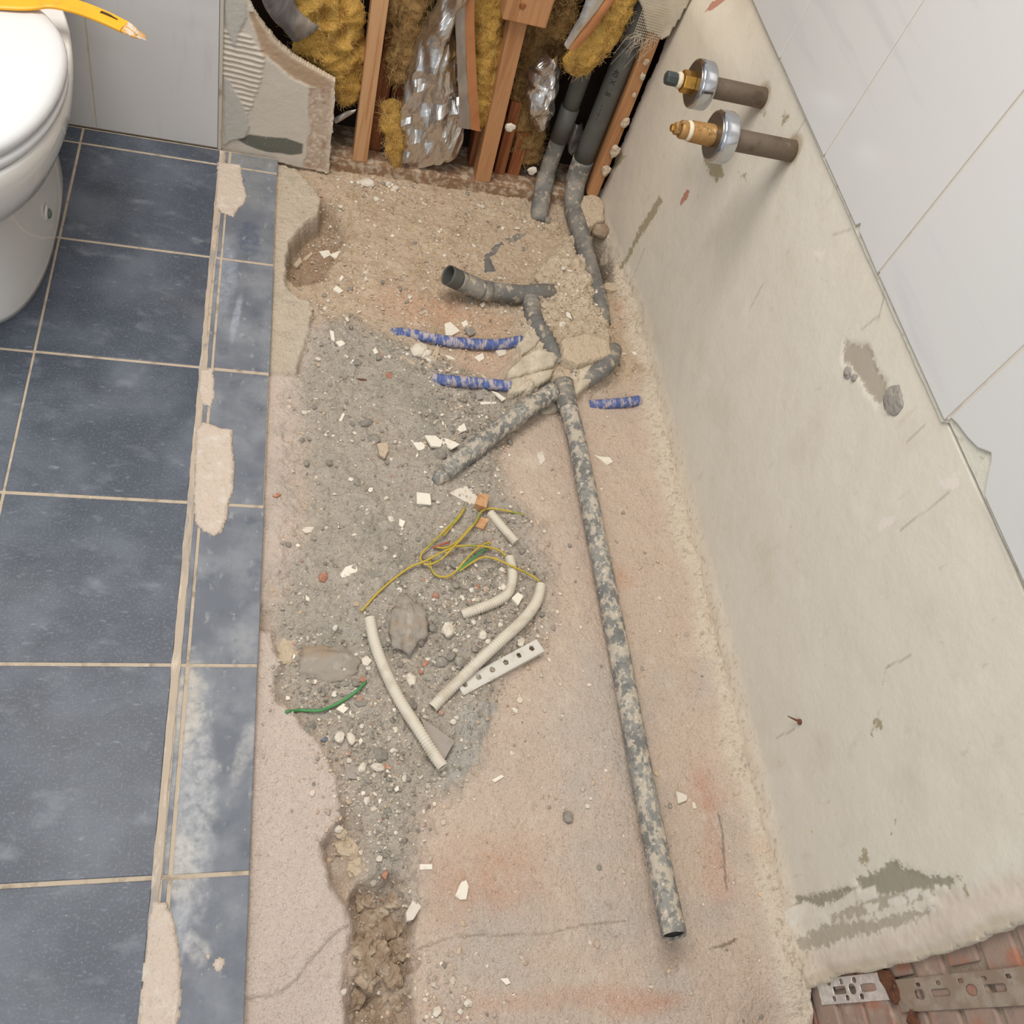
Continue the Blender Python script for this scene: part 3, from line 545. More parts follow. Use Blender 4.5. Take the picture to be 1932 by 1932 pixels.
ST_PINK = [wpl([(1500, 1800), (1580, 1790), (1680, 1762), (1760, 1720), (1800, 1690), (1932, 1640), (1990, 1700), (1960, 1750), (1700, 1840), (1500, 1900)]), wpl([(1760, 1690), (1800, 1680), (1815, 1700), (1800, 1730), (1770, 1715)])]
ST_RED = [wpl([(1302, 357), (1307, 360), (1302, 374), (1290, 390), (1287, 384), (1295, 368)]), wpl([(1372, 0), (1382, 3), (1366, 25), (1356, 30), (1362, 12)])]
ST_ORANGE = [wpl([(1512, 1560), (1530, 1562), (1545, 1574), (1525, 1578)]), wpl([(1560, 1540), (1585, 1520), (1580, 1545)])]
SCR = [wpl(p) for p in ([(1710, 834), (1745, 803)], [(1625, 622), (1655, 598)], [(1412, 588), (1440, 535)], [(1672, 1260), (1718, 1236)], [(1465, 1392), (1500, 1375)], [(1520, 225), (1500, 258)], [(1620, 1675), (1520, 1688)], [(1225, 470), (1200, 530), (1190, 560)], [(1205, 640), (1200, 700)], [(1660, 518), (1668, 560), (1658, 600)], [(1700, 1000), (1790, 930)], [(1572, 443), (1605, 432)])]
BROKEN = wpl([(1400, 1930), (1465, 1885), (1500, 1868), (1545, 1855), (1560, 1842), (1640, 1830), (1690, 1818), (1760, 1800), (1800, 1790), (1850, 1765), (1900, 1748), (1932, 1738)])
by = np.array([p[0] for p in BROKEN]); bz = np.array([p[1] for p in BROKEN])
def wall_edge(z): return np.interp(z, bz, by)
wy = np.arange(0.02, 1.925, 0.0032); wz = np.arange(-0.10, 0.6525, 0.0032)
def wall_fields(A, B):
    n1 = fbm(A, B, 8, 4, 301); n2 = fbm(A, B, 40, 4, 311); n3 = fbm(A, B, 150, 3, 321); st = 0.006 * n2 + 0.006 * n3
    def mx(L, w=0.006, s=1.0): return np.max([sst(-w, w, sdf(A, B, p) + s * st) for p in L], 0)
    return n1, n2, n3, mx
def wall_pts(A, B):
    n1, n2, n3, mx = wall_fields(A, B)
    e_ = wall_edge(B) + 0.004 * fbm(A, B, 40, 4, 311); A = np.where((A > e_) & (A < e_ + 0.0034), e_, A)
    X = 0.89 - (0.89 - wallx(A)) * sst(0.66, 0.52, B) + 0.0018 * n1 + 0.0002 * n3
    low = sst(0.03, -0.02, B + 0.018 * n1 + 0.008 * n2); X = X - low * (0.006 + 0.003 * n2 + 0.0015 * n3)
    dmg = np.maximum(mx(ST_OLIVE[:2], 0.008, 0.3), mx(ST_GREY, 0.012, 0.3)); X = X + 0.003 * dmg + 0.0003 * n3 * dmg
    pk = mx(ST_PINK, 0.02, 0.2); X = X + pk * (0.004 + 0.0022 * fbm(A, B, 22, 3, 351) + 0.0003 * n3); X = X - 0.0007 * mx(ST_WHITE[:6], 0.004, 0.3)
    X = X + 0.002 * mx(ST_MORTAR)
    ed = A - wall_edge(B); X = X + 0.006 * sst(0.02, 0.0, ed)
    return np.stack([X, A, B], -1)
def wall_cols(A, B):
    n1, n2, n3, mx = wall_fields(A, B); C = np.ones(A.shape + (3,)) * lin((212, 205, 191))
    def lay(m, c):
        nonlocal C; C = C * (1 - m[..., None]) + lin(c) * m[..., None]
    lay(sst(0.0, 0.6, n1) * 0.35, (218, 210, 198)); lay(sst(1.45, 1.8, A + 0.1 * n1) * 0.55, (208, 194, 172)); lay(sst(1.72, 1.86, A + 0.06 * n1 + 0.02 * n2) * sst(0.5, 0.25, B) * 0.6, (194, 182, 170))  # warmer tone towards the back paints the warm lamp light into the plaster
    lay(mx(ST_PINK, 0.012) * 0.8, (208, 193, 178)); lay(mx(ST_PINK, 0.012) * sst(0.15, 0.5, n2) * 0.4, (192, 176, 160))
    low = sst(0.04, -0.005, B + 0.02 * n1 + 0.012 * n2); lay(low * 0.8, (208, 194, 174)); lay(low * sst(0.3, 0.6, fbm(A, B, 190, 2, 331)) * 0.6, (150, 134, 112))
    lay(sst(0.018, 0.004, A - wall_edge(B) + 0.008 * n2) * 0.7, (190, 176, 152))
    for s_ in SCR: lay(sst(0.0022, 0.0008, pdist(A, B, s_) + 0.0006 * n2) * 0.5, (146, 136, 120))
    for c in ((1.4857, 0.5776), (1.3125, 0.5918)):
        d = np.hypot(A - c[0], B - c[1]); lay(sst(0.034, 0.018, d + 0.012 * n2) * 0.75, (150, 128, 98))
    return C
def wall_extra(A, B):
    """flakes and smears with ragged edges: signed strength Msk and colour Col2"""
    K = np.zeros(A.shape); C2 = np.ones(A.shape + (3,)) * lin((160, 150, 130))
    def st(L, c, w, top, base=0.0):
        nonlocal K, C2
        for p in L:
            v = np.clip(0.5 + sdf(A, B, p) / w * 0.5, 0, 1) * top; m = v > np.maximum(K, 0.02) if base == 0 else v > base
            K = np.where(m, np.maximum(v, K), K); C2 = np.where(m[..., None], lin(c), C2)
    st(ST_OLIVE[2:], (150, 138, 106), 0.014, 0.72); st(ST_ORANGE, (206, 168, 128), 0.010, 0.72); st(ST_RED, (172, 104, 84), 0.006, 0.85); st(ST_WHITE[6:], (222, 213, 204), 0.012, 0.8)
    st(ST_GREY, (166, 156, 138), 0.016, 0.84); st(ST_OLIVE[:2], (138, 132, 113), 0.018, 1.0); st(ST_MORTAR, (164, 152, 136), 0.020, 0.95); st(ST_WHITE[:6], (216, 210, 198), 0.010, 1.0, 0.5)
    return dict(Msk=K, Col2=C2)
def wall_keep(A, B):
    n2 = fbm(A, B, 40, 4, 311); right = 1.903 + 0.012 * fbm(A, B, 30, 3, 341) + 0.04 * sst(0.05, -0.05, B)
    return (A > wall_edge(B) + 0.004 * n2) & ((A < right) | (B > 0.447))
me = grid_panel('wall_right', wy, wz, wall_pts, wall_keep, (0.024, 0, 0), wall_cols, wall_extra)
# face normals towards the room (-x)
bm = bmesh.new(); bm.from_mesh(me); bmesh.ops.reverse_faces(bm, faces=bm.faces); bm.to_mesh(me); bm.free()
wall_r = link('wall_right', me, 'wall_plaster', recentre=False); tag(wall_r, 'cream plaster wall with scuffs, crumbled bottom edge and marble-look tiles above', 'wall', kind='structure')
o = link('wall_core', box_me('wall_core', (0.917, -0.62, -0.16), (1.0, 2.1, 1.35)), 'mortar', wall_r)
o = link('plaster_backing', box_me('plaster_backing', (0.8985, 0.13, -0.1), (0.9165, 1.97, 0.66)), 'gypsum', wall_r)
# bricks at the near end
zj = 0.355; pitch = 0.0665
for c in range(-8, 6):
    z0 = zj + c * pitch + 0.006; z1 = z0 + pitch - 0.011; off = 0.06 if c % 2 else -0.05
    for k in range(-3, 1):
        y0 = off + k * 0.215; y1 = y0 + 0.205
        if y1 < -0.6: continue
        if z0 > 0.6 or y0 > 0.2: continue
        xx = 0.9115 + rnd.uniform(-0.0015, 0.0015)
        link('brick', box_me('brick', (xx, y0, z0 + rnd.uniform(-0.001, 0.001)), (0.925, y1, z1 + rnd.uniform(-0.001, 0.001))), 'brick', wall_r, bevel=0.003)
# wall tiles above
TZ = 0.6515; TJ = [1.488, 1.215, 0.942, 0.668, 0.395, 0.122, -0.15, -0.42]; tj = [1.761] + TJ
chip_tile = [(0.668, 0.6665), (0.640, 0.682), (0.612, 0.684), (0.588, 0.700), (0.580, 0.690), (0.572, 0.681), (0.566, 0.672), (0.560, 0.664), (0.395, 0.660)]
bed = []
for i in range(len(tj) - 1):
    ya, yb = tj[i] - 0.0022, tj[i + 1] + 0.0022; zb = TZ + (0.013 if tj[i] < 0.7 else 0.0015 * i)
    if abs(tj[i] - 0.668) < 1e-6:
        poly = [(ya, zb + 0.002), (0.652, zb + 0.007), (0.628, zb + 0.012), (0.604, zb + 0.020), (0.586, zb + 0.034), (0.578, zb + 0.030), (0.566, zb + 0.018), (0.553, zb + 0.006), (0.545, zb), (yb, zb), (yb, 1.3), (ya, 1.3)]
    else: poly = [(ya, zb), (yb, zb), (yb, 1.3), (ya, 1.3)]
    if i == 2: poly = [(ya, zb), ((ya + yb) / 2 - 0.03, zb), ((ya + yb) / 2 - 0.037, zb + 0.010), ((ya + yb) / 2 - 0.046, zb + 0.002), (yb, zb), (yb, 1.3), (ya, 1.3)]
    P = [(0.8815, a, b) for a, b in poly]
    link('wall_tile', prism_me('wall_tile', P, (-1, 0, 0), 0.0075), 'marble_tile', wall_r, bevel=0.0012)
    link('tile_joint', box_me('tile_joint', (0.8835, yb - 0.0044, zb + 0.004), (0.890, yb, 1.3)), 'tile_joint', wall_r)
link('wall_tile', prism_me('wall_tile', [(0.8815 - 0.03, 1.92, TZ), (0.8815, 1.763, TZ), (0.8815, 1.763, 1.3), (0.8815 - 0.03, 1.92, 1.3)], (-1, -0.15, 0), 0.0075), 'marble_tile', wall_r, bevel=0.0012)
n = 200; ys = np.linspace(-0.4, 1.76, n); V, Fs = [], []
for i, y in enumerate(ys):
    zb = 0.6465 + (0.012 if y < 0.668 else 0) + 0.0014 * float(fbm(np.array(y), np.array(0.7), 30, 4, 15))
    V += [(0.8945, y, zb), (0.8862, y, zb), (0.8862, y, 0.75), (0.8945, y, 0.75)]
    if i: Fs += [((i - 1) * 4 + k, (i - 1) * 4 + (k + 1) % 4, i * 4 + (k + 1) % 4, i * 4 + k) for k in range(4)]
link('tile_adhesive', pyd('tile_adhesive', V, Fs), 'tile_bed', wall_r)
link('wall_upper', box_me('wall_upper', (0.8905, -0.42, 0.66), (0.917, 1.76, 1.3)), 'gypsum', wall_r)

# galvanised perforated corner bead on the bricks
def strip_me(name, y0, y1, z0, z1, holes, x, th=0.0008, skew=0.0, cells=(200, 44)):
    zz = np.linspace(z0, z1, cells[0]); yy = np.linspace(y0, y1, cells[1])
    def fn(A, B): return np.stack([x + 0.0006 * np.sin(B * 60) + 0 * A, A + skew * (B - z0), B], -1)
    def keep(A, B):
        k = np.ones(A.shape, bool)
        for hy, hz, ry, rz in holes: k &= (np.abs((A - y0) / (y1 - y0) - hy) / ry) ** (2 if rz < 0.012 else 6) + (np.abs(B - z0 - hz) / rz) ** (2 if rz < 0.012 else 6) > 1
        return k
    me = grid_panel(name, yy, zz, fn, keep, (th, 0, 0)); bm = bmesh.new(); bm.from_mesh(me); bmesh.ops.reverse_faces(bm, faces=bm.faces); bm.to_mesh(me); bm.free(); return me
sbead = empty('corner_bead', (0.9085, 0.06, -0.012), 'perforated galvanised metal strip, bright at one end, rusted at the other, lying on the bricks', 'metal strip')
hol = []
for k in range(3): hol += [(0.82, 0.032 + k * 0.034, 0.10, 0.0045), (0.20, 0.036 + k * 0.036, 0.10, 0.0045)]
hol += [(0.5, 0.056, 0.14, 0.017), (0.5, 0.090, 0.19, 0.0085), (0.5, 0.128, 0.13, 0.017)]
link('bright_strip', strip_me('bright_strip', 0.0435, 0.079, -0.012, 0.168, hol, 0.9085, skew=-0.05), 'galvanised', sbead)
hol2 = []
for k in range(5): hol2 += [(0.78, 0.05 + k * 0.042, 0.06, 0.004)]
for k in range(3): hol2 += [(0.5, 0.048 + k * 0.10, 0.15, 0.0095), (0.5, 0.090 + k * 0.10, 0.10, 0.018)]
link('rusted_strip', strip_me('rusted_strip', 0.018, 0.058, 0.176, 0.56, hol2, 0.9082, skew=-0.05, cells=(380, 40)), 'rusted_strip', sbead)
link('rusted_joint', prism_me('rusted_joint', [(0.9065, a, b) for a, b in ((0.075, 0.150), (0.070, 0.176), (0.060, 0.182), (0.045, 0.186), (0.033, 0.182), (0.028, 0.168), (0.036, 0.160), (0.050, 0.157), (0.060, 0.150))], (-1, 0, 0), 0.003), 'rust', sbead)
o = link('rust_lump', lump_me('rust_lump', (0.905, 0.008, 0.20), (0.006, 0.010, 0.012), 3, 2, 0.4), 'rust'); tag(o, 'dark rusty lump hanging below the metal strip on the bricks', 'rust lump')

# lumps and a screw on the wall
def wl(px, py, out=0.0):
    p = onx(px, py, WX); return np.array([float(wallx(p[1])) - out, p[1], p[2]])
p = wl(1686, 755); o = link('mortar_lump', lump_me('mortar_lump', p, (0.006, 0.022, 0.019), 5, 3, 0.3), 'wall_lump'); tag(o, 'large grey mortar lump on the cream wall', 'mortar lump')
p = wl(1600, 703); o = link('mortar_lump', lump_me('mortar_lump', p, (0.005, 0.009, 0.009), 9, 2, 0.45), 'wall_lump'); tag(o, 'small ragged grey mortar crumb on the cream wall above the large lump', 'mortar lump')
p = wl(1612, 713); o = link('mortar_lump', lump_me('mortar_lump', p, (0.005, 0.006, 0.006), 12, 2, 0.3), 'wall_lump'); tag(o, 'tiny round grey mortar crumb between the other two on the wall', 'mortar lump')
p = wl(1510, 1362); o = empty('wall_plug', p, 'small brownish screw sticking out of the lower cream wall', 'screw')
link('shank', tube_me('shank', [p + (0.01, 0, 0), p + (-0.004, 0.002, 0.0), p + (-0.016, 0.012, -0.006)], [0.0022, 0.002, 0.0008], 0.002, 10), 'rust', o)
link('head', lump_me('head', p + (-0.001, 0, 0), (0.004, 0.005, 0.005), 4, 2, 0.2), 'rust', o)

# ------------------------------------------------------------------ BACK WALL: marble tiles, bare board, open stud bay
BY = 1.85
wall_b = link('wall_back', box_me('wall_back', (-1.3, 1.8605, -0.03), (-0.088, 1.90, 1.1)), 'gypsum'); tag(wall_b, 'back wall behind the toilet with white marble-look tiles', 'wall', kind='structure')
for x0, x1 in ((-1.10, -0.852), (-0.848, -0.597), (-0.593, -0.344), (-0.340, -0.0895)):
    link('wall_tile', box_me('wall_tile', (x0, BY, 0.003), (x1, BY + 0.009, 0.9)), 'marble_tile_back', wall_b, bevel=0.001)
link('tile_joint', box_me('tile_joint', (-1.1, BY + 0.002, 0.001), (-0.0895, BY + 0.0105, 0.899)), 'tile_joint', wall_b)
o = link('edge_profile', box_me('edge_profile', (-0.0885, BY - 0.001, 0.0), (-0.0815, BY + 0.0125, 0.9)), 'profile_edge', wall_b)

# bare plasterboard with combed adhesive
PBY = 1.8605
def bpl(pts, y=PBY): return [(lambda q: (q[0], q[2]))(ony(x, yy, y)) for x, yy in pts]
PB = bpl([(414, 285), (412, 0), (405, -420), (425, -420), (440, -60), (470, 0), (492, 40), (520, 78), (552, 104), (590, 128), (634, 152), (632, 180), (622, 328), (575, 318), (520, 304)])
RIDGE = bpl([(420, 62), (440, 58), (470, 70), (478, 80), (472, 120), (500, 130), (465, 175), (462, 215), (440, 190), (425, 140), (420, 130)])
RIDGE2 = bpl([(418, 55), (450, 50), (475, 75), (497, 100), (492, 150), (478, 190), (462, 218), (442, 190), (428, 150), (420, 140)])
GD1 = bpl([(424, -30), (464, -30), (464, 30), (450, 62), (444, 92), (428, 55)]); GD2 = bpl([(424, 270), (422, 140), (434, 148), (462, 200), (472, 235), (462, 258), (440, 262)])
DARK = bpl([(447, 262), (470, 252), (500, 256), (540, 258), (572, 270), (570, 288), (545, 290), (500, 284), (470, 274)])
BROWN = bpl([(475, 25), (490, 32), (540, 80), (590, 118), (632, 152), (630, 172), (590, 165), (555, 148), (520, 118), (495, 95), (485, 65)]); BROWN2 = bpl([(582, 165), (632, 165), (622, 330), (575, 316), (585, 240)])
def board_pts(A, B):
    n2 = fbm(A, B, 40, 4, 401); n3 = fbm(A, B, 140, 3, 411); y = PBY - 0.0035 - 0.0006 * n2
    rz = sst(-0.004, 0.004, sdf(A, B, RIDGE2) + 0.006 * n2); ph = B * 2 * math.pi / 0.0118 + A * 26 + 1.6 * fbm(A, B, 16, 3, 421)
    y = y - rz * (0.0022 + 0.0028 * np.sin(ph) * (0.8 + 0.4 * n2)); sm = sst(-0.003, 0.003, np.maximum(sdf(A, B, GD1), sdf(A, B, GD2)) + 0.003 * n2); y = y * (1 - sm) + (PBY - 0.0078 - 0.0005 * n3) * sm
    br = sst(-0.004, 0.003, np.maximum(sdf(A, B, BROWN), sdf(A, B, BROWN2)) + 0.006 * n2); y = y + br * (0.0032 + 0.0008 * n3)
    return np.stack([A, y, B], -1)
def board_cols(A, B):
    n2 = fbm(A, B, 40, 4, 401); n3 = fbm(A, B, 140, 3, 411); C = np.ones(A.shape + (3,)) * lin((196, 186, 173))
    def lay(m, c):
        nonlocal C; C = C * (1 - m[..., None]) + lin(c) * m[..., None]
    rz = sst(-0.004, 0.004, sdf(A, B, RIDGE2) + 0.006 * n2); lay(rz * 0.8, (200, 190, 176))
    lay(sst(-0.003, 0.003, np.maximum(sdf(A, B, GD1), sdf(A, B, GD2)) + 0.003 * n2) * 0.9, (178, 174, 166)); lay(sst(-0.002, 0.002, sdf(A, B, DARK) + 0.002 * n2) * 0.95, (96, 95, 86))
    br = sst(-0.003, 0.003, sdf(A, B, BROWN) + 0.007 * n2); lay(br * 0.9, (168, 140, 112)); b2 = sst(-0.003, 0.003, sdf(A, B, BROWN2) + 0.006 * n2); lay(b2 * 0.8, (176, 154, 132)); lay(b2 * sst(0.05, 0.4, n3 + 0.5 * n2) * 0.8, (206, 192, 176)); lay(b2 * sst(0.1, 0.4, fbm(A, B, 70, 3, 431)) * 0.5, (146, 110, 90))
    lay(sst(0.012, 0.004, sdf(A, B, PB) + 0.006 * n2) * 0.5, (212, 198, 178))
    return C
lo = np.array(PB).min(0); hi = np.array(PB).max(0)
me = grid_panel('bare_board', np.arange(lo[0], hi[0] + 0.003, 0.0023), np.arange(lo[1], hi[1], 0.0023), board_pts, lambda A, B: sdf(A, B, PB) + 0.003 * fbm(A, B, 45, 4, 441) > 0, (0, 0.0145, 0), board_cols)
board = link('plasterboard', me, 'board'); tag(board, 'broken plasterboard with combed tile adhesive and torn brown paper edge', 'plasterboard')

# cavity
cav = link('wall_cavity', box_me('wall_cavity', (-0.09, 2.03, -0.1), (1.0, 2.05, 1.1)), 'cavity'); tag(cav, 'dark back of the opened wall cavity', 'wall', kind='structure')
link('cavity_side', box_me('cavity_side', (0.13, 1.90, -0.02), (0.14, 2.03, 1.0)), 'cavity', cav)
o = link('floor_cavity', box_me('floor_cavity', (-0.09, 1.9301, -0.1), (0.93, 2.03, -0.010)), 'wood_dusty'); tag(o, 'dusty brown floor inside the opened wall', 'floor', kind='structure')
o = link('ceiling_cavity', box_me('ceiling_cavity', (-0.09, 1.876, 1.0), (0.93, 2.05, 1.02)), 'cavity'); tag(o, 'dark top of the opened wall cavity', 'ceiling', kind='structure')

def beam(name, a, b, y, w, d, mat, label, cat='stud', bev=0.0015):
    p0, p1 = ony(*a, y), ony(*b, y); p0[1] += d / 2; p1[1] += d / 2
    o = link(name, beam_me(name, p0, p1, w, d), mat, bevel=bev); return tag(o, label, cat)
# bottom plate
me = beam_me('bottom_plate', (0.150, 1.910, -0.021), (0.80, 1.910, -0.021), 0.046, 0.052); o = link('bottom_plate', me, 'wood_dusty', bevel=0.002); tag(o, 'dusty wooden bottom plate lying along the opened wall', 'wood plate')
zb = 0.0025
def stud(pxb, pxt, y, w, d, mat, label, ztop=0.98, name='wall_stud', zbot=zb, cat='stud'):
    a, b = ony(*pxb, y), ony(*pxt, y); dirv = (b - a) / (b[2] - a[2]); p0 = a + dirv * (zbot - a[2]); p1 = a + dirv * (ztop - a[2]); p0[1] += d / 2; p1[1] += d / 2
    o = link(name, beam_me(name, p0, p1, w, d), mat, bevel=0.0015); return tag(o, label, cat)
stud((678, 312), (718, 0), 1.884, 0.034, 0.045, 'wood_light', 'pale pine stud standing left of the foil bag')
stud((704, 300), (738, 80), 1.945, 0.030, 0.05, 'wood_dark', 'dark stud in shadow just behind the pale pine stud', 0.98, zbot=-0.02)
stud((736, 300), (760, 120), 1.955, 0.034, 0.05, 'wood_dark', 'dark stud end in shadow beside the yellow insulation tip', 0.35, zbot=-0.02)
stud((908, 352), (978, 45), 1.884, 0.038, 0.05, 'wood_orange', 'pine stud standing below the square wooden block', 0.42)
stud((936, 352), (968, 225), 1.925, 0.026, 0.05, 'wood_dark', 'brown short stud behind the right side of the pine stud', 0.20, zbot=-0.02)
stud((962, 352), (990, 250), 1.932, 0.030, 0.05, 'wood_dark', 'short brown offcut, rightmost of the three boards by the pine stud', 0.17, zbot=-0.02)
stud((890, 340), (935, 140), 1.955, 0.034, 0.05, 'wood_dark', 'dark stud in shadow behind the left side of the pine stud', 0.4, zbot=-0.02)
stud((1124, 352), (1236, 66), 1.878, 0.030, 0.05, 'wood_orange', 'orange-brown stud beside the plaster wall and the grey pipe', 0.98, zbot=0.02)
# header block
a = ony(940, 46, 1.86); b = ony(1035, 52, 1.86); hb = empty('wood_block', ((a[0] + b[0]) / 2, 1.875, 0.412), 'square orange wooden block resting on top of the pine stud', 'wood block')
blk = link('block', box_me('block', (a[0] + 0.006, 1.862, 0.418), (b[0] - 0.004, 1.925, 0.98)), 'wood_orange', hb, bevel=0.002)
p = ony(986, 12, 1.861); link('knot', lump_me('knot', p, (0.007, 0.0012, 0.007), 2, 2, 0.3), 'wood_dark', blk)

# ---- insulation
def wool(name, pts, mat, label, nf=1500, seed=1, fib='wool_fibre', flat=0.6):
    """pts: (px,py,y,halfwidth)"""
    P = [ony(a, b, y) for a, b, y, w in pts]; ws = [p[3] for p in pts]
    C, u = catmull(P, 0.006); n = len(C); cl = np.concatenate([[0], np.cumsum([np.linalg.norm(P[i + 1] - P[i]) for i in range(len(P) - 1)])]); w = np.interp(np.linspace(0, 1, n), cl / cl[-1], ws); segs = 40
    T = np.gradient(C, axis=0); T /= np.linalg.norm(T, axis=1, keepdims=True); dy = np.array([0, 1.0, 0]); A = np.cross(T, dy); A /= np.linalg.norm(A, axis=1, keepdims=True); B = np.cross(A, T)
    cap = np.sqrt(np.clip(np.minimum(u, u[-1] - u) / 0.018, 0.02, 1)); th = np.linspace(0, 2 * math.pi, segs, endpoint=False); V = np.zeros((n, segs, 3))
    for i in range(n):
        for k in range(segs):
            dv = A[i] * math.cos(th[k]) * w[i] + B[i] * math.sin(th[k]) * w[i] * flat; q = Vector(C[i] + dv); s = Vector((seed * 5.1, 0, 0))
            m = 1 + 0.34 * mnoise.noise(q * 26 + s) + 0.24 * mnoise.noise(q * 60 + s) + 0.14 * mnoise.noise(q * 140 + s)
            V[i, k] = C[i] + dv * m * cap[i]
    i, k = np.meshgrid(np.arange(n - 1), np.arange(segs), indexing='ij'); i, k = i.ravel(), k.ravel(); k2 = (k + 1) % segs
    Fq = np.stack([i * segs + k, i * segs + k2, (i + 1) * segs + k2, (i + 1) * segs + k], 1)
    o = link(name, fast_mesh(name, V.reshape(-1, 3), Fq), mat); tag(o, label, 'insulation')
    # loose fibres
    r = np.random.default_rng(seed); vv, ff = [], []
    for q in range(nf):
        i, k = r.integers(1, n - 1), r.integers(0, segs); p = V[i, k]; out = p - C[i]; out = out / (np.linalg.norm(out) + 1e-6)
        if out[1] > 0.4: continue
        t = T[i] * r.normal(0, 1.2) + r.normal(0, 0.6, 3); t /= np.linalg.norm(t); L = r.uniform(0.005, 0.018); sd = np.cross(t, np.array([0.2, -0.9, 0.5])); sd = sd / (np.linalg.norm(sd) + 1e-6) * 0.00022
        pts_ = [p + out * 0.0005, p + out * 0.0025 + t * L * 0.5, p + out * r.uniform(-0.001, 0.004) + t * L + r.normal(0, 0.002, 3)]; b = len(vv)
        for c in pts_: vv += [c - sd, c + sd]
        ff += [(b, b + 1, b + 3, b + 2), (b + 2, b + 3, b + 5, b + 4)]
    f = link('loose_fibres', pyd('loose_fibres', vv, ff), fib, o); f['kind'] = 'stuff'
    return o
wool('insulation_batt', [(540, -460, 1.925, 0.068), (560, -90, 1.925, 0.080), (590, 0, 1.925, 0.082), (625, 80, 1.922, 0.070), (645, 140, 1.92, 0.045), (655, 200, 1.915, 0.022)], 'wool_yellow', 'large yellow glass-wool batt bulging over the broken plasterboard', 2600, 1)
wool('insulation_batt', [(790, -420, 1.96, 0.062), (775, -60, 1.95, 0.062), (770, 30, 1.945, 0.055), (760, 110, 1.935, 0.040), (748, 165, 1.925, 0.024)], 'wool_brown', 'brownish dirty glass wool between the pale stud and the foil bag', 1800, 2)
wool('insulation_batt', [(738, 185, 1.915, 0.024), (740, 230, 1.905, 0.024), (745, 280, 1.895, 0.018), (748, 322, 1.888, 0.010)], 'wool_yellow', 'narrow yellow glass-wool tongue hanging down to the bottom plate', 1300, 3)
wool('insulation_batt', [(900, -380, 1.955, 0.05), (905, -40, 1.94, 0.045), (918, 60, 1.93, 0.040), (915, 150, 1.918, 0.034), (908, 240, 1.905, 0.016)], 'wool_yellow', 'orange-yellow glass-wool strip between the kraft strip and the pine stud', 1500, 4)
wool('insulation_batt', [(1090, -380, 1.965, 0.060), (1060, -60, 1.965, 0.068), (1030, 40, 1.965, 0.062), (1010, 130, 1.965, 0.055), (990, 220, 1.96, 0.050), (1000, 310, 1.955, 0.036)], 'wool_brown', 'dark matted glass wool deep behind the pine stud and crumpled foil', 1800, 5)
wool('insulation_batt', [(1215, -330, 1.90, 0.036), (1185, -50, 1.885, 0.034), (1168, 10, 1.88, 0.032), (1140, 68, 1.875, 0.030), (1098, 112, 1.875, 0.032), (1068, 134, 1.885, 0.026)], 'wool_yellow', 'rolled yellow glass-wool batt curling in front of the grey pipes', 2200, 6)
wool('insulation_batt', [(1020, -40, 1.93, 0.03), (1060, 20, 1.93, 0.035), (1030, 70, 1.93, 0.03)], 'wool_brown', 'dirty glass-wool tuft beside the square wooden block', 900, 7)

# ---- foil
def crumple(A, B, seed, k=11, f0=14, f1=52):
    r = np.random.default_rng(seed); h = 0
    for i in range(k):
        a = r.normal(0, 0.22) if i % 3 else r.uniform(0, math.pi); fr = r.uniform(f0, f1) * (1 if i % 3 else 0.5); p = r.uniform(0, 1); t = (A * math.cos(a) + B * math.sin(a)) * fr + p + 0.9 * fbm(A, B, 7, 2, seed * 7 + i)
        h = h + (np.abs((t % 1) - 0.5) * 2 - 0.5) / (fr / f0)
    return h / 3
def sheet(name, left, right, y, bulge, amp, mat, seed, nu=34, nv=70, parent=None, curl=0.0):
    L, _ = catmull([ony(a, b, y) for a, b in left], 0.002); Rr, _ = catmull([ony(a, b, y) for a, b in right], 0.002)
    L = np.stack([np.interp(np.linspace(0, 1, nv), np.linspace(0, 1, len(L)), L[:, k]) for k in range(3)], 1); Rr = np.stack([np.interp(np.linspace(0, 1, nv), np.linspace(0, 1, len(Rr)), Rr[:, k]) for k in range(3)], 1)
    u = np.linspace(0, 1, nu); P = L[None] * (1 - u)[:, None, None] + Rr[None] * u[:, None, None]; A, B = P[..., 0], P[..., 2]
    P[..., 1] -= bulge * np.sin(math.pi * u)[:, None] ** 0.7 * (0.4 + 0.6 * np.sin(math.pi * np.linspace(0.1, 1, nv))[None]) + amp * crumple(A, B, seed)
    P[..., 0] += 0.4 * amp * crumple(A + 3, B, seed + 1); idx = np.arange(nu * nv).reshape(nu, nv)
    Fq = np.stack([idx[:-1, :-1], idx[1:, :-1], idx[1:, 1:], idx[:-1, 1:]], -1).reshape(-1, 4)[:, ::-1]
    me = fast_mesh(name, P.reshape(-1, 3), Fq, smooth=False); o = link(name, me, mat, parent)
    s = o.modifiers.new('thickness', 'SOLIDIFY'); s.thickness = 0.0008; return o
o = sheet('foil_bag', [(850, -330), (838, -60), (828, 0), (795, 60), (768, 140), (756, 220), (754, 326)], [(930, -330), (905, -60), (880, 0), (862, 60), (868, 150), (880, 235), (862, 292)], 1.90, 0.036, 0.026, 'foil', 3, 50, 60); tag(o, 'large crinkled silver foil bag of insulation hanging between the studs', 'foil')
fs = empty('faced_strip', ony(890, 245, 1.90), 'foil and brown kraft paper strip hanging along the insulation edge', 'foil strip')
sheet('foil_face', [(880, -330), (862, -60), (858, 20), (862, 120), (868, 240)], [(904, -330), (884, -60), (878, 20), (880, 120), (888, 244)], 1.874, 0.003, 0.004, 'foil_dull', 5, 10, 60, fs)
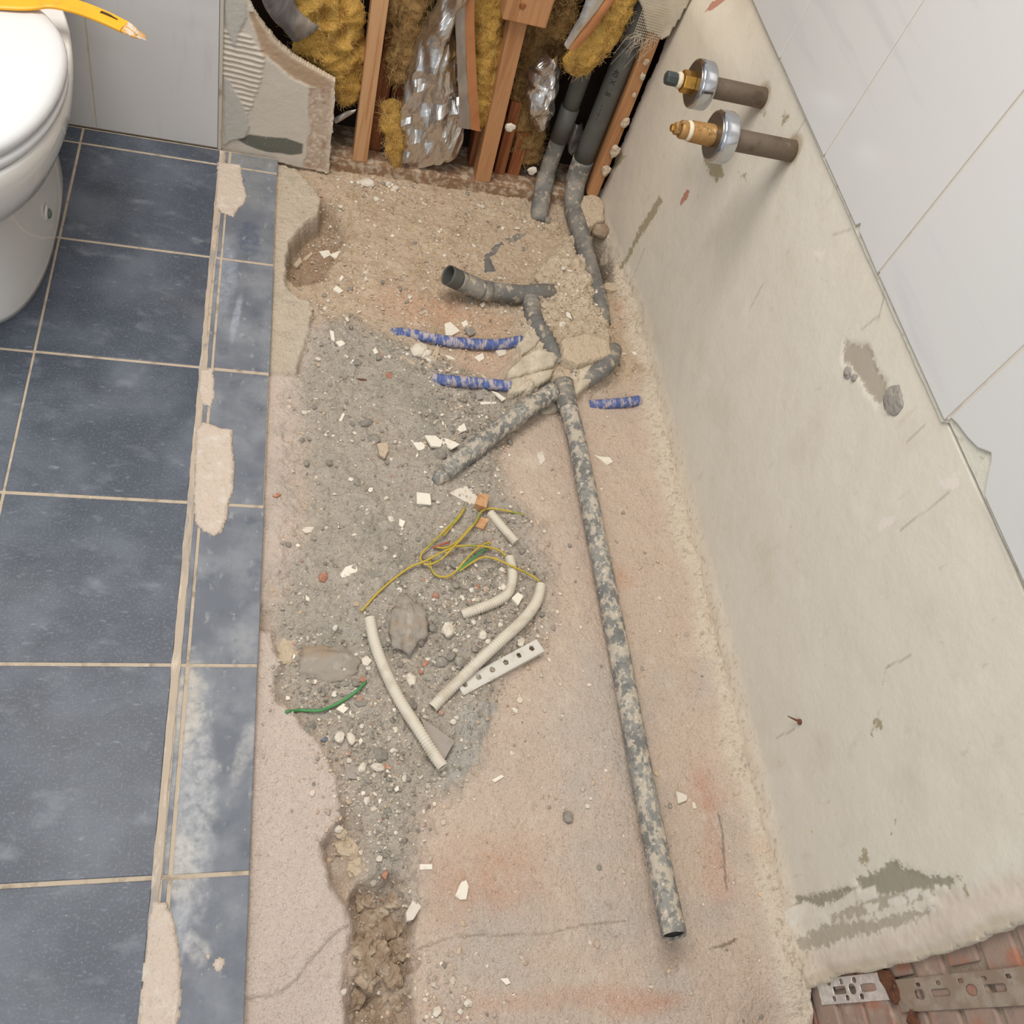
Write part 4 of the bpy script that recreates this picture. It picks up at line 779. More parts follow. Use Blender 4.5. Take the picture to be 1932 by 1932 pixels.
sheet('kraft_face', [(904, -330), (884, -60), (878, 20), (880, 120), (888, 244)], [(934, -330), (912, -60), (896, 0), (898, 120), (906, 248)], 1.874, 0.002, 0.0015, 'kraft', 6, 10, 60, fs)
fs = empty('faced_strip', ony(1070, 95, 1.86), 'folded foil strip with kraft edge lying on the rolled insulation batt', 'foil strip')
sheet('foil_face', [(1118, -40), (1098, 20), (1080, 55), (1064, 84)], [(1170, -40), (1135, 10), (1098, 58), (1072, 94)], 1.842, 0.006, 0.003, 'foil', 8, 12, 40, fs)
sheet('kraft_face', [(1170, -40), (1135, 10), (1098, 58), (1072, 94)], [(1190, -40), (1152, 12), (1118, 60), (1090, 92)], 1.842, 0.004, 0.002, 'kraft', 9, 10, 40, fs)
o = sheet('crumpled_foil', [(1030, 92), (1002, 125), (995, 175), (1000, 215), (1012, 246)], [(1055, 92), (1058, 130), (1052, 175), (1040, 215), (1026, 250)], 1.905, 0.03, 0.034, 'foil', 12, 22, 34); tag(o, 'crumpled ball of silver foil left of the thin grey pipe', 'foil')
o = sheet('foil_scrap', [(1080, 228), (1070, 255), (1072, 285)], [(1098, 232), (1100, 262), (1082, 295)], 1.95, 0.012, 0.010, 'foil_dull', 15, 14, 26); tag(o, 'small dull foil scrap between the two upright pipes', 'foil')
o = sheet('foil_scrap', [(628, 225), (655, 210), (672, 206)], [(634, 232), (650, 224), (668, 212)], 1.90, 0.004, 0.006, 'foil_dull', 18, 10, 20); tag(o, 'grey foil scrap poking out under the large yellow batt', 'foil')
o = sheet('dark_film', [(486, -20), (512, 30), (545, 70), (560, 80)], [(560, -30), (560, 15), (592, 40), (602, 48)], 1.868, 0.018, 0.012, 'dark_film', 21, 24, 40); tag(o, 'dark grey torn plastic film tucked over the plasterboard edge', 'plastic film')

# back wall patch with mesh at top right
UP = bpl([(1250, -420), (1200, 0), (1212, 20), (1220, 60), (1232, 66), (1247, 78), (1262, 72), (1282, 40), (1345, -80), (1480, -420)], 1.862)
me = grid_panel('upper_plaster', np.arange(0.62, 0.90, 0.0035), np.arange(0.40, 1.0, 0.0035), lambda A, B: np.stack([A, 1.862 + 0.0010 * fbm(A, B, 40, 4, 501), B], -1), lambda A, B: sdf(A, B, UP) + 0.003 * fbm(A, B, 45, 3, 502) > 0, (0, 0.012, 0),
                lambda A, B: np.ones(A.shape + (3,)) * lin((190, 178, 158)) * (1 + 0.18 * fbm(A, B, 45, 4, 505))[..., None])
o = link('wall_back_corner', me, 'board'); tag(o, 'torn corner of the back wall skim above the grey pipe', 'wall', kind='structure')
vv, ff = [], []
def thread(p, q, w=0.0005):
    b = len(vv); d = Vector(q) - Vector(p); s = d.cross(Vector((0.1, -1, 0.3))).normalized() * w
    for c in (p, q): vv.extend([Vector(c) - s, Vector(c) + s])
    ff.append((b, b + 1, b + 3, b + 2))
c0 = ony(1232, 50, 1.853); ux = (ony(1262, 58, 1.853) - c0); uz = (ony(1220, 84, 1.853) - c0)
for k in range(14):
    s = k / 13; thread(c0 + ux * (s * 1.5 - 0.9) - uz * 1.1, c0 + ux * (s * 1.5 - 0.95) + uz * (0.55 + 0.5 * rnd.random())); thread(c0 - ux * 0.95 + uz * (s * 1.8 - 1.1), c0 + ux * 0.6 + uz * (s * 1.8 - 1.1))
for k in range(26):
    a = c0 + ux * rnd.uniform(-0.9, 0.4) + uz * rnd.uniform(0.4, 0.8); m = a + np.array([rnd.uniform(-0.03, 0.01), -0.006, rnd.uniform(-0.03, -0.005)]); e = m + np.array([rnd.uniform(-0.02, 0.01), -0.003, rnd.uniform(-0.04, 0.0)]); thread(a, m, 0.0004); thread(m, e, 0.0003)
o = link('reinforcing_mesh', pyd('reinforcing_mesh', vv, ff), 'mesh_cloth'); tag(o, 'frayed beige reinforcing mesh hanging over the top of the grey pipe', 'mesh')

# plaster crumbs stuck along the right stud
for i, (a, b, s) in enumerate([(1219, 118, 0.009), (1212, 145, 0.009), (1180, 232, 0.014), (1160, 285, 0.016), (1143, 322, 0.016), (1196, 180, 0.007)]):
    p = ony(a, b, 1.872); o = link('plaster_crumb', lump_me('plaster_crumb', p, (s * 0.7, s * 0.5, s), 31 + i, 2, 0.45), 'sand_lump')
    tag(o, ['topmost', 'second', 'fourth', 'fifth', 'lowest', 'third'][i] + ' of six pale plaster crumbs wedged along the orange-brown stud', 'plaster crumb', 'plaster crumbs wedged along the stud')

# ------------------------------------------------------------------ TOILET
TX, TYC = -0.481, 1.405
def sup(cx, cy, rx, rf, rb, e, segs=64):
    t = np.linspace(0, 2 * math.pi, segs, endpoint=False); c, s = np.cos(t), np.sin(t)
    x = cx + rx * np.sign(c) * np.abs(c) ** (2 / e); y = cy + np.where(s < 0, rf, rb) * np.sign(s) * np.abs(s) ** (2 / e); return x, y
def loft(name, rings, segs=64):
    V = []
    for z, cx, cy, rx, rf, rb, e in rings:
        x, y = sup(cx, cy, rx, rf, rb, e, segs); V += list(zip(x, y, [z] * segs))
    n = len(rings); Fs = [(i * segs + k, i * segs + (k + 1) % segs, (i + 1) * segs + (k + 1) % segs, (i + 1) * segs + k) for i in range(n - 1) for k in range(segs)]
    Fs += [tuple(range(segs - 1, -1, -1)), tuple((n - 1) * segs + k for k in range(segs))]
    me = pyd(name, V, Fs, True); me.polygons.foreach_set('use_smooth', [len(p.vertices) == 4 for p in me.polygons]); return me
wc = empty('toilet', (TX, 1.5, 0.0), 'white ceramic toilet with closed lid standing on the slate tiles', 'toilet')
body = [(0.0005, TX, 1.50, .109, .255, .30, 2.5), (.012, TX, 1.50, .109, .255, .30, 2.5), (.05, TX, 1.50, .103, .245, .30, 2.6), (.12, TX, 1.50, .092, .235, .30, 2.7), (.17, TX, 1.495, .090, .236, .305, 2.6), (.21, TX, 1.485, .093, .240, .315, 2.45), (.24, TX, 1.465, .106, .248, .33, 2.3), (.265, TX, 1.44, .135, .258, .35, 2.2),
        (.29, TX, 1.42, .162, .268, .36, 2.15), (.33, TX, 1.41, .177, .272, .37, 2.1), (.365, TX, 1.405, .182, .272, .38, 2.1), (.385, TX, 1.405, .182, .272, .38, 2.1), (.392, TX, 1.405, .178, .268, .375, 2.1)]
bowl = link('bowl', loft('bowl', body), 'ceramic', wc)
link('seat', loft('seat', [(.394, TX, TYC, .180, .262, .20, 2.1), (.397, TX, TYC, .184, .266, .204, 2.1), (.409, TX, TYC, .184, .266, .204, 2.1), (.412, TX, TYC, .180, .262, .20, 2.1)]), 'lid_plastic', wc)
lid = link('lid', loft('lid', [(.4145, TX, TYC, .178, .260, .20, 2.15), (.417, TX, TYC, .1845, .262, .206, 2.15), (.426, TX, TYC, .1850, .263, .207, 2.15), (.433, TX, TYC, .1825, .264, .203, 2.15), (.438, TX, TYC, .176, .256, .196, 2.15), (.441, TX, TYC, .160, .238, .18, 2.15), (.443, TX, TYC, .09, .14, .11, 2.1)]), 'lid_plastic', wc)
for sx in (-1, 1): link('hinge', tube_me('hinge', [(TX + sx * 0.075 - 0.02, 1.635, 0.405), (TX + sx * 0.075 + 0.02, 1.635, 0.405)], 0.012, 0.01, 16), 'lid_plastic', lid)
# rear spigot block towards the wall
link('rear_outlet', loft('rear_outlet', [(0.06, TX, 1.78, .075, .06, .066, 3), (0.25, TX, 1.78, .085, .06, .066, 3), (0.38, TX, 1.77, .14, .06, .07, 3), (0.3945, TX, 1.77, .14, .06, .07, 3)]), 'ceramic', wc)
p = onx(88, 402, TX + 0.101); link('bolt_recess', lump_me('bolt_recess', p, (0.004, 0.016, 0.016), 2, 3, 0.05, smooth=True), 'ceramic', bowl)
link('bolt_cap', lump_me('bolt_cap', p + (0.004, 0, 0), (0.005, 0.0095, 0.0095), 6, 3, 0.12, smooth=True), 'bolt_cap', bowl)
# wrecking bar on the lid
bar_c = [(-0.62, 1.50, 0.4475), (-0.48, 1.52, 0.4475)] + [onz(a, b, z) for a, b, z in ((30, 5, 0.4475), (90, 2, 0.449), (140, 12, 0.452), (190, 30, 0.455), (235, 51, 0.452))]
bar_t = [onz(235, 51, 0.452), onz(255, 62, 0.448), onz(274, 71, 0.441)]
def flat_bar(name, P, ws, ts, mat, parent):
    C, u = catmull(P, 0.004); n = len(C); T = np.gradient(C, axis=0); T /= np.linalg.norm(T, axis=1, keepdims=True); S = np.cross(T, [0, 0, 1.0]); S /= np.linalg.norm(S, axis=1, keepdims=True); U = np.cross(S, T)
    w = np.interp(np.linspace(0, 1, n), np.linspace(0, 1, len(ws)), ws); t = np.interp(np.linspace(0, 1, n), np.linspace(0, 1, len(ts)), ts); V, Fs = [], []
    prof = [(-1, -.4), (-.86, -1), (.86, -1), (1, -.4), (1, .4), (.86, 1), (-.86, 1), (-1, .4)]; m = len(prof)
    for i in range(n):
        for a, b in prof: V.append(C[i] + S[i] * a * w[i] / 2 + U[i] * b * t[i] / 2)
        if i: Fs += [((i - 1) * m + k, i * m + k, i * m + (k + 1) % m, (i - 1) * m + (k + 1) % m) for k in range(m)]
    Fs += [tuple(range(m)), tuple((n - 1) * m + k for k in range(m - 1, -1, -1))]
    return link(name, pyd(name, V, Fs), mat, parent)
wb = empty('wrecking_bar', onz(90, 8, 0.445), 'orange-yellow flat wrecking bar with chipped tip lying on the toilet lid', 'wrecking bar')
shaft = flat_bar('shaft', bar_c, [0.040, 0.040, 0.040, 0.039, 0.037, 0.034, 0.030], [0.007] * 7, 'bar_paint', wb)
flat_bar('claw_tip', bar_t, [0.030, 0.026, 0.017], [0.0068, 0.005, 0.002], 'bar_worn', wb)
C_, _ = catmull([onz(190, 21, 0.4595), onz(205, 27, 0.4592), onz(222, 36, 0.4578)], 0.003)
flat_bar('nail_slot', [onz(190, 22, 0.4590), onz(205, 28, 0.4588), onz(222, 37, 0.4576)], [0.006, 0.0055, 0.001], [0.0012] * 3, 'bar_slot', shaft)

# ------------------------------------------------------------------ WATER SUPPLY STUBS
def cyl(P0, P1, r, name, mat, parent, segs=40, hollow=0.0, bev=0.0015):
    P0, P1 = np.array(P0, float), np.array(P1, float); L = np.linalg.norm(P1 - P0); d = (P1 - P0) / L
    P = [P0, P0 + d * bev * 0.35, P0 + d * bev, P1 - d * bev, P1 - d * bev * 0.35, P1]; rr = [r - bev, r - bev * 0.3, r, r, r - bev * 0.3, r - bev]
    a = np.cross(d, [0, 0, 1.0]); a = a / np.linalg.norm(a) if np.linalg.norm(a) > 1e-6 else np.array([1.0, 0, 0]); b = np.cross(d, a); t = np.linspace(0, 2 * math.pi, segs, endpoint=False); V = []
    for p, q in zip(P, rr): V += [p + q * (math.cos(x) * a + math.sin(x) * b) for x in t]
    n = len(P); Fs = [(i * segs + k, (i + 1) * segs + k, (i + 1) * segs + (k + 1) % segs, i * segs + (k + 1) % segs) for i in range(n - 1) for k in range(segs)]
    Fs += [tuple(range(segs)), tuple((n - 1) * segs + k for k in range(segs - 1, -1, -1))]
    me = pyd(name, V, Fs); me.polygons.foreach_set('use_smooth', [segs > 12 and len(p.vertices) == 4 for p in me.polygons])
    return link(name, me, mat, parent)
y, z = 1.4857, 0.5776
s1 = empty('supply_stub', (0.89, y, z), 'upper water supply stub with hexagonal brass nut and black plug beside the wall tiles', 'water pipe')
cyl((0.90, y, z), (0.775, y, z), 0.0185, 'pipe', 'old_steel', s1); cyl((0.785, y, z), (0.772, y, z), 0.0197, 'pipe_collar', 'old_steel', s1)
esc = cyl((0.775, y, z), (0.745, y, z), 0.0425, 'escutcheon', 'chrome', s1, 64, bev=0.004); cyl((0.746, y, z), (0.7435, y, z), 0.037, 'escutcheon_face', 'brushed', esc, 64, bev=0.0005)
cyl((0.744, y, z), (0.722, y, z), 0.0195, 'hex_nut', 'brass', s1, 6); cyl((0.722, y, z), (0.712, y, z), 0.0145, 'hemp_seal', 'hemp', s1, bev=0.004); cyl((0.713, y, z), (0.690, y, z), 0.0125, 'plug', 'black_plug', s1, 8, bev=0.004)
y, z = 1.3125, 0.5918
s2 = empty('supply_stub', (0.89, y, z), 'lower water supply stub with long threaded brass fitting beside the wall tiles', 'water pipe')
cyl((0.90, y, z), (0.765, y, z), 0.0185, 'pipe', 'old_steel', s2); cyl((0.776, y, z), (0.762, y, z), 0.0197, 'pipe_collar', 'old_steel', s2)
esc = cyl((0.765, y, z), (0.735, y, z), 0.0425, 'escutcheon', 'chrome', s2, 64, bev=0.004); cyl((0.736, y, z), (0.7335, y, z), 0.037, 'escutcheon_face', 'brushed', esc, 64, bev=0.0005)
link('threaded_sleeve', tube_me('threaded_sleeve', [(0.736, y, z), (0.705, y, z), (0.692, y, z)], [0.0185, 0.0180, 0.0172], rib=(0.0026, 0.0008), segs=32), 'brass_dull', s2)
cyl((0.694, y, z), (0.684, y, z), 0.0165, 'hemp_seal', 'hemp', s2, bev=0.004); cyl((0.686, y, z), (0.672, y, z), 0.0150, 'brass_plug', 'brass_dull', s2, 24, bev=0.003); cyl((0.673, y, z), (0.662, y, z), 0.0105, 'plug_end', 'brass_dull', s2, 24, bev=0.003); cyl((0.663, y, z), (0.656, y, z), 0.0065, 'plug_square', 'brass', s2, 6)

# ------------------------------------------------------------------ PIPES
# two upright pipes in the cavity
def print_text(txt, axis_x, axis_y, r, z_top, size, ang, name, parent):
    c = bpy.data.curves.new('print', 'FONT'); c.body = txt; c.size = size; o = bpy.data.objects.new('print', c); COL.objects.link(o)
    dg = bpy.context.evaluated_depsgraph_get(); me = bpy.data.meshes.new_from_object(o.evaluated_get(dg)); bpy.data.objects.remove(o)
    for v in me.vertices:
        u, w = v.co.x, v.co.y; a = ang + w / r; v.co = Vector((axis_x + (r + 0.0003) * math.cos(a), axis_y + (r + 0.0003) * math.sin(a), z_top - u))
    return link(name, me, 'ink', parent)
q0, q1 = ony(1096, 330, 1.905), ony(1184, 70, 1.905); pa = (q0[0] + q1[0]) / 2
big = empty('drain_pipe', (pa, 1.905, 0.03), 'thick grey drain pipe with black print rising beside the orange-brown stud, flattened along the floor', 'drain pipe')
up = link('upright', tube_me('upright', [(pa, 1.905, 0.09), (pa, 1.905, 0.43)], 0.0245, 0.05, 36), 'pvc', big)
link('socket', tube_me('socket', [(pa, 1.905, 0.418), (pa, 1.905, 0.45), (pa + 0.003, 1.908, 0.97)], 0.0275, 0.01, 36), 'pvc', big)
link('elbow_socket', tube_me('elbow_socket', [(pa, 1.905, 0.10), (pa, 1.903, 0.07), (pa - 0.002, 1.895, 0.035)], 0.0268, 0.008, 32), 'pvc_dusty', big)
fl_pts = [(pa - 0.002, 1.897, 0.045)] + [G(a, b, d) for a, b, d in ((1082, 390, 0.03), (1092, 430, 0.024), (1104, 475, 0.018), (1118, 525, 0.012), (1130, 570, 0.006), (1140, 615, -0.004))]
link('buried_length', tube_me('buried_length', fl_pts, [0.025, 0.024, 0.023, 0.022, 0.022, 0.021, 0.015], 0.006, 28), 'pvc_dusty', big)
print_text('40 X 1.8', pa, 1.905, 0.0245, 0.352, 0.019, math.radians(226), 'printed_size', up)
print_text('- - -- - ', pa, 1.905, 0.0245, 0.262, 0.017, math.radians(226), 'printed_marks', up)
print_text('||||||', pa, 1.905, 0.0245, 0.392, 0.014, math.radians(226), 'printed_bars', up)
t0, t1 = ony(1030, 340, 1.93), ony(1098, 130, 1.93); tx = (t0[0] + t1[0]) / 2
thin = empty('drain_pipe', (tx, 1.92, 0.0), 'thinner dark drain pipe rising behind the rolled insulation into the cavity', 'drain pipe')
up = link('upright', tube_me('upright', [(tx, 1.93, 0.20), (tx, 1.932, 0.97)], 0.0205, 0.05, 28), 'pvc', thin)
link('coupling', tube_me('coupling', [(tx, 1.929, 0.125), (tx, 1.93, 0.215)], 0.0228, 0.05, 28), 'pvc', thin)
link('lower_length', tube_me('lower_length', [(tx, 1.93, 0.15), (tx - 0.002, 1.925, 0.07), (tx - 0.003, 1.915, 0.02)], 0.0205, 0.01, 28), 'pvc_dusty', thin)
e = G(1018, 412, 0.0)
link('floor_elbow', tube_me('floor_elbow', [(tx - 0.003, 1.918, 0.03), ((tx + e[0]) / 2 - 0.002, (1.918 + e[1]) / 2 + 0.01, 0.002), (e[0], e[1], e[2] - 0.012)], 0.0232, 0.008, 28), 'pvc_dusty', thin)
print_text('| || ||| | || |', tx, 1.9305, 0.0205, 0.40, 0.014, math.radians(225), 'printed_marks', up)

# elbow pipe with open end
ep = empty('elbow_pipe', G(930, 560), 'grey elbow pipe with open end pointing up out of the dust', 'drain pipe')
m_in = onz(845, 519, 0.045); bend = onz(880, 536, 0.020); run1 = onz(905, 547, 0.005); run2 = onz(992, 556, -0.006)
link('open_socket', tube_me('open_socket', [m_in, m_in + (bend - m_in) * 0.55], 0.0225, 0.004, 36, hollow=0.0022), 'pvc', ep)
link('socket_shade_plug', tube_me('socket_shade_plug', [m_in + (bend - m_in) * 0.5, m_in + (bend - m_in) * 0.56], 0.020, 0.002, 24), 'bore_shade', ep)  # added dark disc stands in for the shade deep in the socket
link('bend', tube_me('bend', [m_in + (bend - m_in) * 0.5, bend + np.array([-0.004, 0.002, 0.001]), run1 + np.array([0.004, 0, 0])], 0.0228, 0.005, 32), 'pvc_dusty', ep)
link('straight_run', tube_me('straight_run', [run1, (run1 + run2) / 2, run2], 0.0208, 0.008, 32), 'pvc_dusty', ep)
link('collar', tube_me('collar', [run1 + (run2 - run1) * 0.05, run1 + (run2 - run1) * 0.24], 0.0222, 0.008, 32), 'pvc_dusty', ep)
# ribbed piece from the tee down
rp = [onz(1003, 556, 0.0), onz(1004, 585, 0.006), onz(1012, 612, 0.010), onz(1028, 636, 0.010), onz(1042, 665, 0.006), onz(1052, 690, 0.0)]
o = link('ribbed_bend', tube_me('ribbed_bend', rp, 0.0205, rib=(0.015, 0.0040), segs=28), 'pvc_dusty'); tag(o, 'grey ribbed pipe bend half buried in the concrete mound', 'drain pipe')
o = link('tee_stub', tube_me('tee_stub', [onz(990, 556, -0.004), onz(1020, 553, 0.0), onz(1055, 552, -0.022)], [0.022, 0.0215, 0.019], 0.006, 28), 'pvc_dusty'); tag(o, 'dusty grey pipe tee at the end of the elbow pipe', 'drain pipe')
o = link('buried_elbow', tube_me('buried_elbow', [G(1000, 440, -0.009), G(968, 455, -0.0085), G(935, 475, -0.0120), G(918, 500, -0.0125), G(925, 520, -0.010)], [0.008, 0.012, 0.014, 0.017, 0.017], 0.006, 24), 'pvc_dusty'); tag(o, 'grey pipe just showing through the sand behind the elbow pipe', 'drain pipe')
o = link('buried_elbow', tube_me('buried_elbow', [onz(1098, 722, -0.012), onz(1118, 708, -0.002), onz(1136, 696, 0.006), onz(1150, 680, 0.008), onz(1158, 660, 0.004)], [0.020, 0.021, 0.021, 0.021, 0.019], 0.006, 28), 'pvc_dusty'); tag(o, 'grey pipe elbow breaking out of the concrete mound next to the wall', 'drain pipe')
# diagonal pipe
dp = [onz(1044, 738, 0.006), onz(990, 775, 0.000), onz(910, 835, -0.006), onz(838, 892, -0.012)]
dpo = empty('diagonal_pipe', G(930, 825), 'dusty grey pipe lying diagonally from the junction into the rubble', 'drain pipe')
link('pipe', tube_me('pipe', dp, [0.0205, 0.0205, 0.0205, 0.0185], 0.008, 32), 'pvc_caked', dpo); link('pinched_end', tube_me('pinched_end', [dp[-1], onz(822, 912, -0.024)], [0.0185, 0.011], 0.006, 32), 'pvc_caked', dpo)
# long straight pipe
lo_ = [onz(1068, 757, 0.002), onz(1090, 840, 0.000), onz(1168, 1230, -0.012), onz(1190, 1350, -0.012), onz(1230, 1560, -0.002), onz(1272, 1766, 0.030)]
lpo = empty('long_pipe', G(1150, 1130), 'long straight grey waste pipe caked with dried mortar lying along the wall', 'drain pipe')
link('pipe', tube_me('pipe', lo_, 0.0195, 0.008, 36, hollow=0.0018), 'pvc_caked', lpo)
link('coupling', tube_me('coupling', [onz(1062, 722, 0.006), onz(1067, 750, 0.004), onz(1071, 772, 0.002)], 0.0222, 0.006, 36), 'pvc_dusty', lpo)
link('bore_shade_plug', tube_me('bore_shade_plug', [onz(1264, 1728, 0.024), onz(1270.6, 1760, 0.0292)], 0.0172, 0.01, 24), 'bore_shade', lpo)  # added dark plug imitates the shade inside the pipe mouth

# blue ribbed conduits
def conduit(name, pts, r, mat, label, cat, rib, dz=0.6, segs=20, hollow=0.0):
    P = []
    for q in pts:
        a, b = q[:2]; e = q[2] if len(q) > 2 else 0.0; P.append(G(a, b, r * dz + e))
    o = link(name, tube_me(name, P, r, rib=rib, segs=segs, hollow=hollow), mat); return tag(o, label, cat)
conduit('blue_conduit', [(735, 628, -0.016), (770, 630, -0.012), (800, 636, -0.003), (850, 645, 0.004), (910, 650, 0.004), (950, 649, 0.004), (985, 643, 0.0)], 0.0125, 'blue_conduit', 'blue ribbed conduit nearer the back wall, crossing the rubble', 'conduit', (0.0048, 0.0011))
conduit('blue_conduit', [(818, 714, -0.010), (840, 718, 0.0), (880, 722, 0.003), (920, 725, 0.003), (965, 729, 0.002)], 0.0125, 'blue_conduit', 'short blue ribbed conduit beside the cracked concrete block', 'conduit', (0.0048, 0.0011))
conduit('blue_conduit', [(1112, 764, -0.012), (1140, 763, -0.004), (1175, 760, 0.0), (1205, 756, -0.006)], 0.0120, 'blue_conduit', 'blue ribbed conduit stub half buried near the wall foot', 'conduit', (0.0048, 0.0011))
# cream corrugated conduits
RB = (0.0050, 0.0019)
conduit('cream_conduit', [(697, 1166, -0.004), (706, 1210), (722, 1255, 0.002), (752, 1318, 0.004), (790, 1378, 0.006), (818, 1422, 0.007), (836, 1448, 0.007)], 0.0106, 'cream_conduit', 'cream corrugated conduit lying over the flat grey tile shard', 'conduit', RB, hollow=0.0014)
conduit('cream_conduit', [(1021, 1104, 0.002), (1012, 1136, 0.003), (985, 1172, 0.004), (940, 1214, 0.005), (893, 1258, 0.006), (850, 1300, 0.004), (815, 1336)], 0.0106, 'cream_conduit', 'cream corrugated conduit lying over the perforated plastic strip', 'conduit', RB, hollow=0.0014)
conduit('cream_conduit', [(961, 1052, 0.001), (967, 1085, 0.002), (959, 1118, 0.003), (935, 1136, 0.003), (900, 1150, 0.001), (872, 1160, -0.003)], 0.0098, 'cream_conduit', 'curved cream corrugated conduit below the yellow wires', 'conduit', RB, hollow=0.0014)
conduit('cream_conduit', [(924, 968, -0.003), (945, 992, 0.001), (973, 1024, 0.002)], 0.0095, 'cream_conduit', 'short cream corrugated conduit piece beside the wood block', 'conduit', RB, hollow=0.0014)

# wires
def wire(name, pts, mat, label, r=0.0021, parent=None):
    P = [G(a, b, h) for a, b, h in pts]; o = link(name, tube_me(name, P, r, 0.004, 8), mat, parent)
    return tag(o, label, 'wire') if label else o
wire('earth_wire', [(681, 1154, 0.004), (720, 1112, 0.006), (770, 1073, 0.010), (800, 1060, 0.016), (850, 1035, 0.018), (872, 1030, 0.018), (910, 1031, 0.016), (940, 1038, 0.013), (955, 1050, 0.010)], 'wire_yellow', 'yellow-green earth wire running straight down to the left from the bundle')
wire('earth_wire', [(876, 962, 0.006), (855, 985, 0.010), (820, 1020, 0.012), (797, 1043, 0.012), (794, 1058, 0.012), (806, 1066, 0.013), (830, 1057, 0.015), (852, 1036, 0.020), (880, 1006, 0.020), (898, 984, 0.016), (908, 966, 0.012), (925, 960, 0.010), (955, 964, 0.008), (988, 972, 0.005)], 'wire_yellow', 'yellow earth wire forming the big loop with its end towards the long pipe')
wire('earth_wire', [(818, 1032, 0.008), (840, 1034, 0.012), (862, 1022, 0.014), (885, 998, 0.015), (897, 985, 0.014)], 'wire_yellow', 'yellow earth wire along the middle of the loop with a bare copper end')
wire('earth_wire', [(836, 1012, 0.008), (850, 995, 0.010), (866, 976, 0.010), (877, 958, 0.007)], 'wire_yellow', 'short yellow wire doubled at the top of the loop')
wire('earth_wire', [(813, 1050, 0.006), (812, 1068, 0.008), (822, 1086, 0.009), (842, 1089, 0.010), (860, 1078, 0.012), (880, 1055, 0.014), (900, 1036, 0.014), (920, 1024, 0.012), (926, 1028, 0.010)], 'wire_yellow', 'yellow wire of the lower hook below the loop')
wire('earth_wire', [(866, 1078, 0.006), (890, 1062, 0.010), (912, 1052, 0.013), (935, 1055, 0.015), (965, 1068, 0.022), (995, 1082, 0.016), (1012, 1092, 0.012), (1017, 1100, 0.010)], 'wire_yellow', 'yellow earth wire reaching the mouth of the long cream conduit')
wire('green_wire', [(864, 1077, 0.008), (885, 1060, 0.012), (905, 1044, 0.012), (922, 1033, 0.009)], 'wire_green', 'short green wire inside the yellow bundle')
wire('copper_end', [(817, 1034, 0.008), (830, 1029, 0.010), (848, 1023, 0.009)], 'copper_red', 'reddish bare wire end inside the yellow loop', 0.0022)
wire('green_wire', [(540, 1344, 0.003), (565, 1340, 0.004), (600, 1341, 0.005), (625, 1333, 0.006), (650, 1320, 0.006), (672, 1305, 0.005), (690, 1287, 0.003)], 'wire_green', 'loose green wire lying near the slate tile edge', 0.0026)

# perforated plastic strip
ps = empty('plastic_strip', G(945, 1260), 'off-white plastic strip with holes under the cream conduit', 'plastic strip')
A0, A1 = G(1014, 1210, 0.012), G(862, 1292, 0.005); B0 = G(1027, 1222, 0.010); ax = A1 - A0; Ls = np.linalg.norm(ax); ax /= Ls; sd = np.array([ax[1], -ax[0], 0]); sd = sd / np.linalg.norm(sd)
if np.dot(sd, B0 - A0) < 0: sd = -sd
wd_ = 0.024; aa = np.linspace(0, Ls, 120); bb = np.linspace(0, wd_, 18); nrm = np.cross(ax, sd); nrm = nrm * np.sign(nrm[2])
def spf(A, B): return A0 - sd * 0.004 + A[..., None] * ax + B[..., None] * sd + 0.002 * nrm
def spk(A, B):
    k = np.ones(A.shape, bool)
    for i in range(6): k &= np.hypot(A - 0.018 - i * 0.029, B - 0.011) > 0.0042
    return k
me = grid_panel('strip_top', aa, bb, spf, spk, tuple(-0.004 * nrm)); bm = bmesh.new(); bm.from_mesh(me); bmesh.ops.recalc_face_normals(bm, faces=bm.faces); bm.to_mesh(me); bm.free()
link('strip_top', me, 'strip_plastic', ps)
e0, e1 = A0 + sd * wd_, A0 + sd * wd_ + ax * Ls
link('strip_flange', prism_me('strip_flange', [e0 - sd * 0.004 + 0.002 * nrm, e0 - sd * 0.002 + 0.002 * nrm, e1 - sd * 0.002 + 0.002 * nrm, e1 - sd * 0.004 + 0.002 * nrm], nrm, 0.014), 'strip_plastic', ps)

# ------------------------------------------------------------------ NAMED DEBRIS
def chip(name, pts, th, mat, label, cat='tile chip', lift=0.0, tilt=0.0, group=None):
    c = np.mean(np.array(pts, float), 0); g = G(*c); top = g[2] + lift + th * 0.7; P = [onz(a, b, top) for a, b in pts]
    if tilt:
        cx = np.mean([p[0] for p in P]); P = [np.array([p[0], p[1], p[2] + (p[0] - cx) * tilt]) for p in P]
    o = link(name, prism_me(name, P, (0, 0, 1), th), mat, bevel=min(0.0008, th * 0.2)); return tag(o, label, cat, group)
chip('tile_shard', [(792, 1352), (808, 1362), (858, 1398), (840, 1431), (820, 1415)], 0.008, 'shard_grey', 'flat grey-brown tile shard under the cream conduit', lift=0.002)
chip('tile_chip', [(642, 1083), (652, 1069), (672, 1063), (675, 1077), (665, 1084), (645, 1090)], 0.008, 'chip_white', 'bright white tile chip, largest on the grey dust')
chip('flat_stone', [(690, 1082), (700, 1074), (718, 1076), (723, 1084), (710, 1092), (694, 1090)], 0.004, 'stone_grey', 'flat grey stone disc next to the largest white chip', 'stone')
chip('tile_chip', [(786, 928), (812, 931), (814, 952), (787, 950)], 0.005, 'chip_white', 'square cream tile chip with a crack left of the wood block')
chip('tile_chip', [(862, 922), (880, 916), (902, 938), (896, 951), (878, 946), (848, 930)], 0.006, 'stone_pale', 'long pale shard touching the wood block')
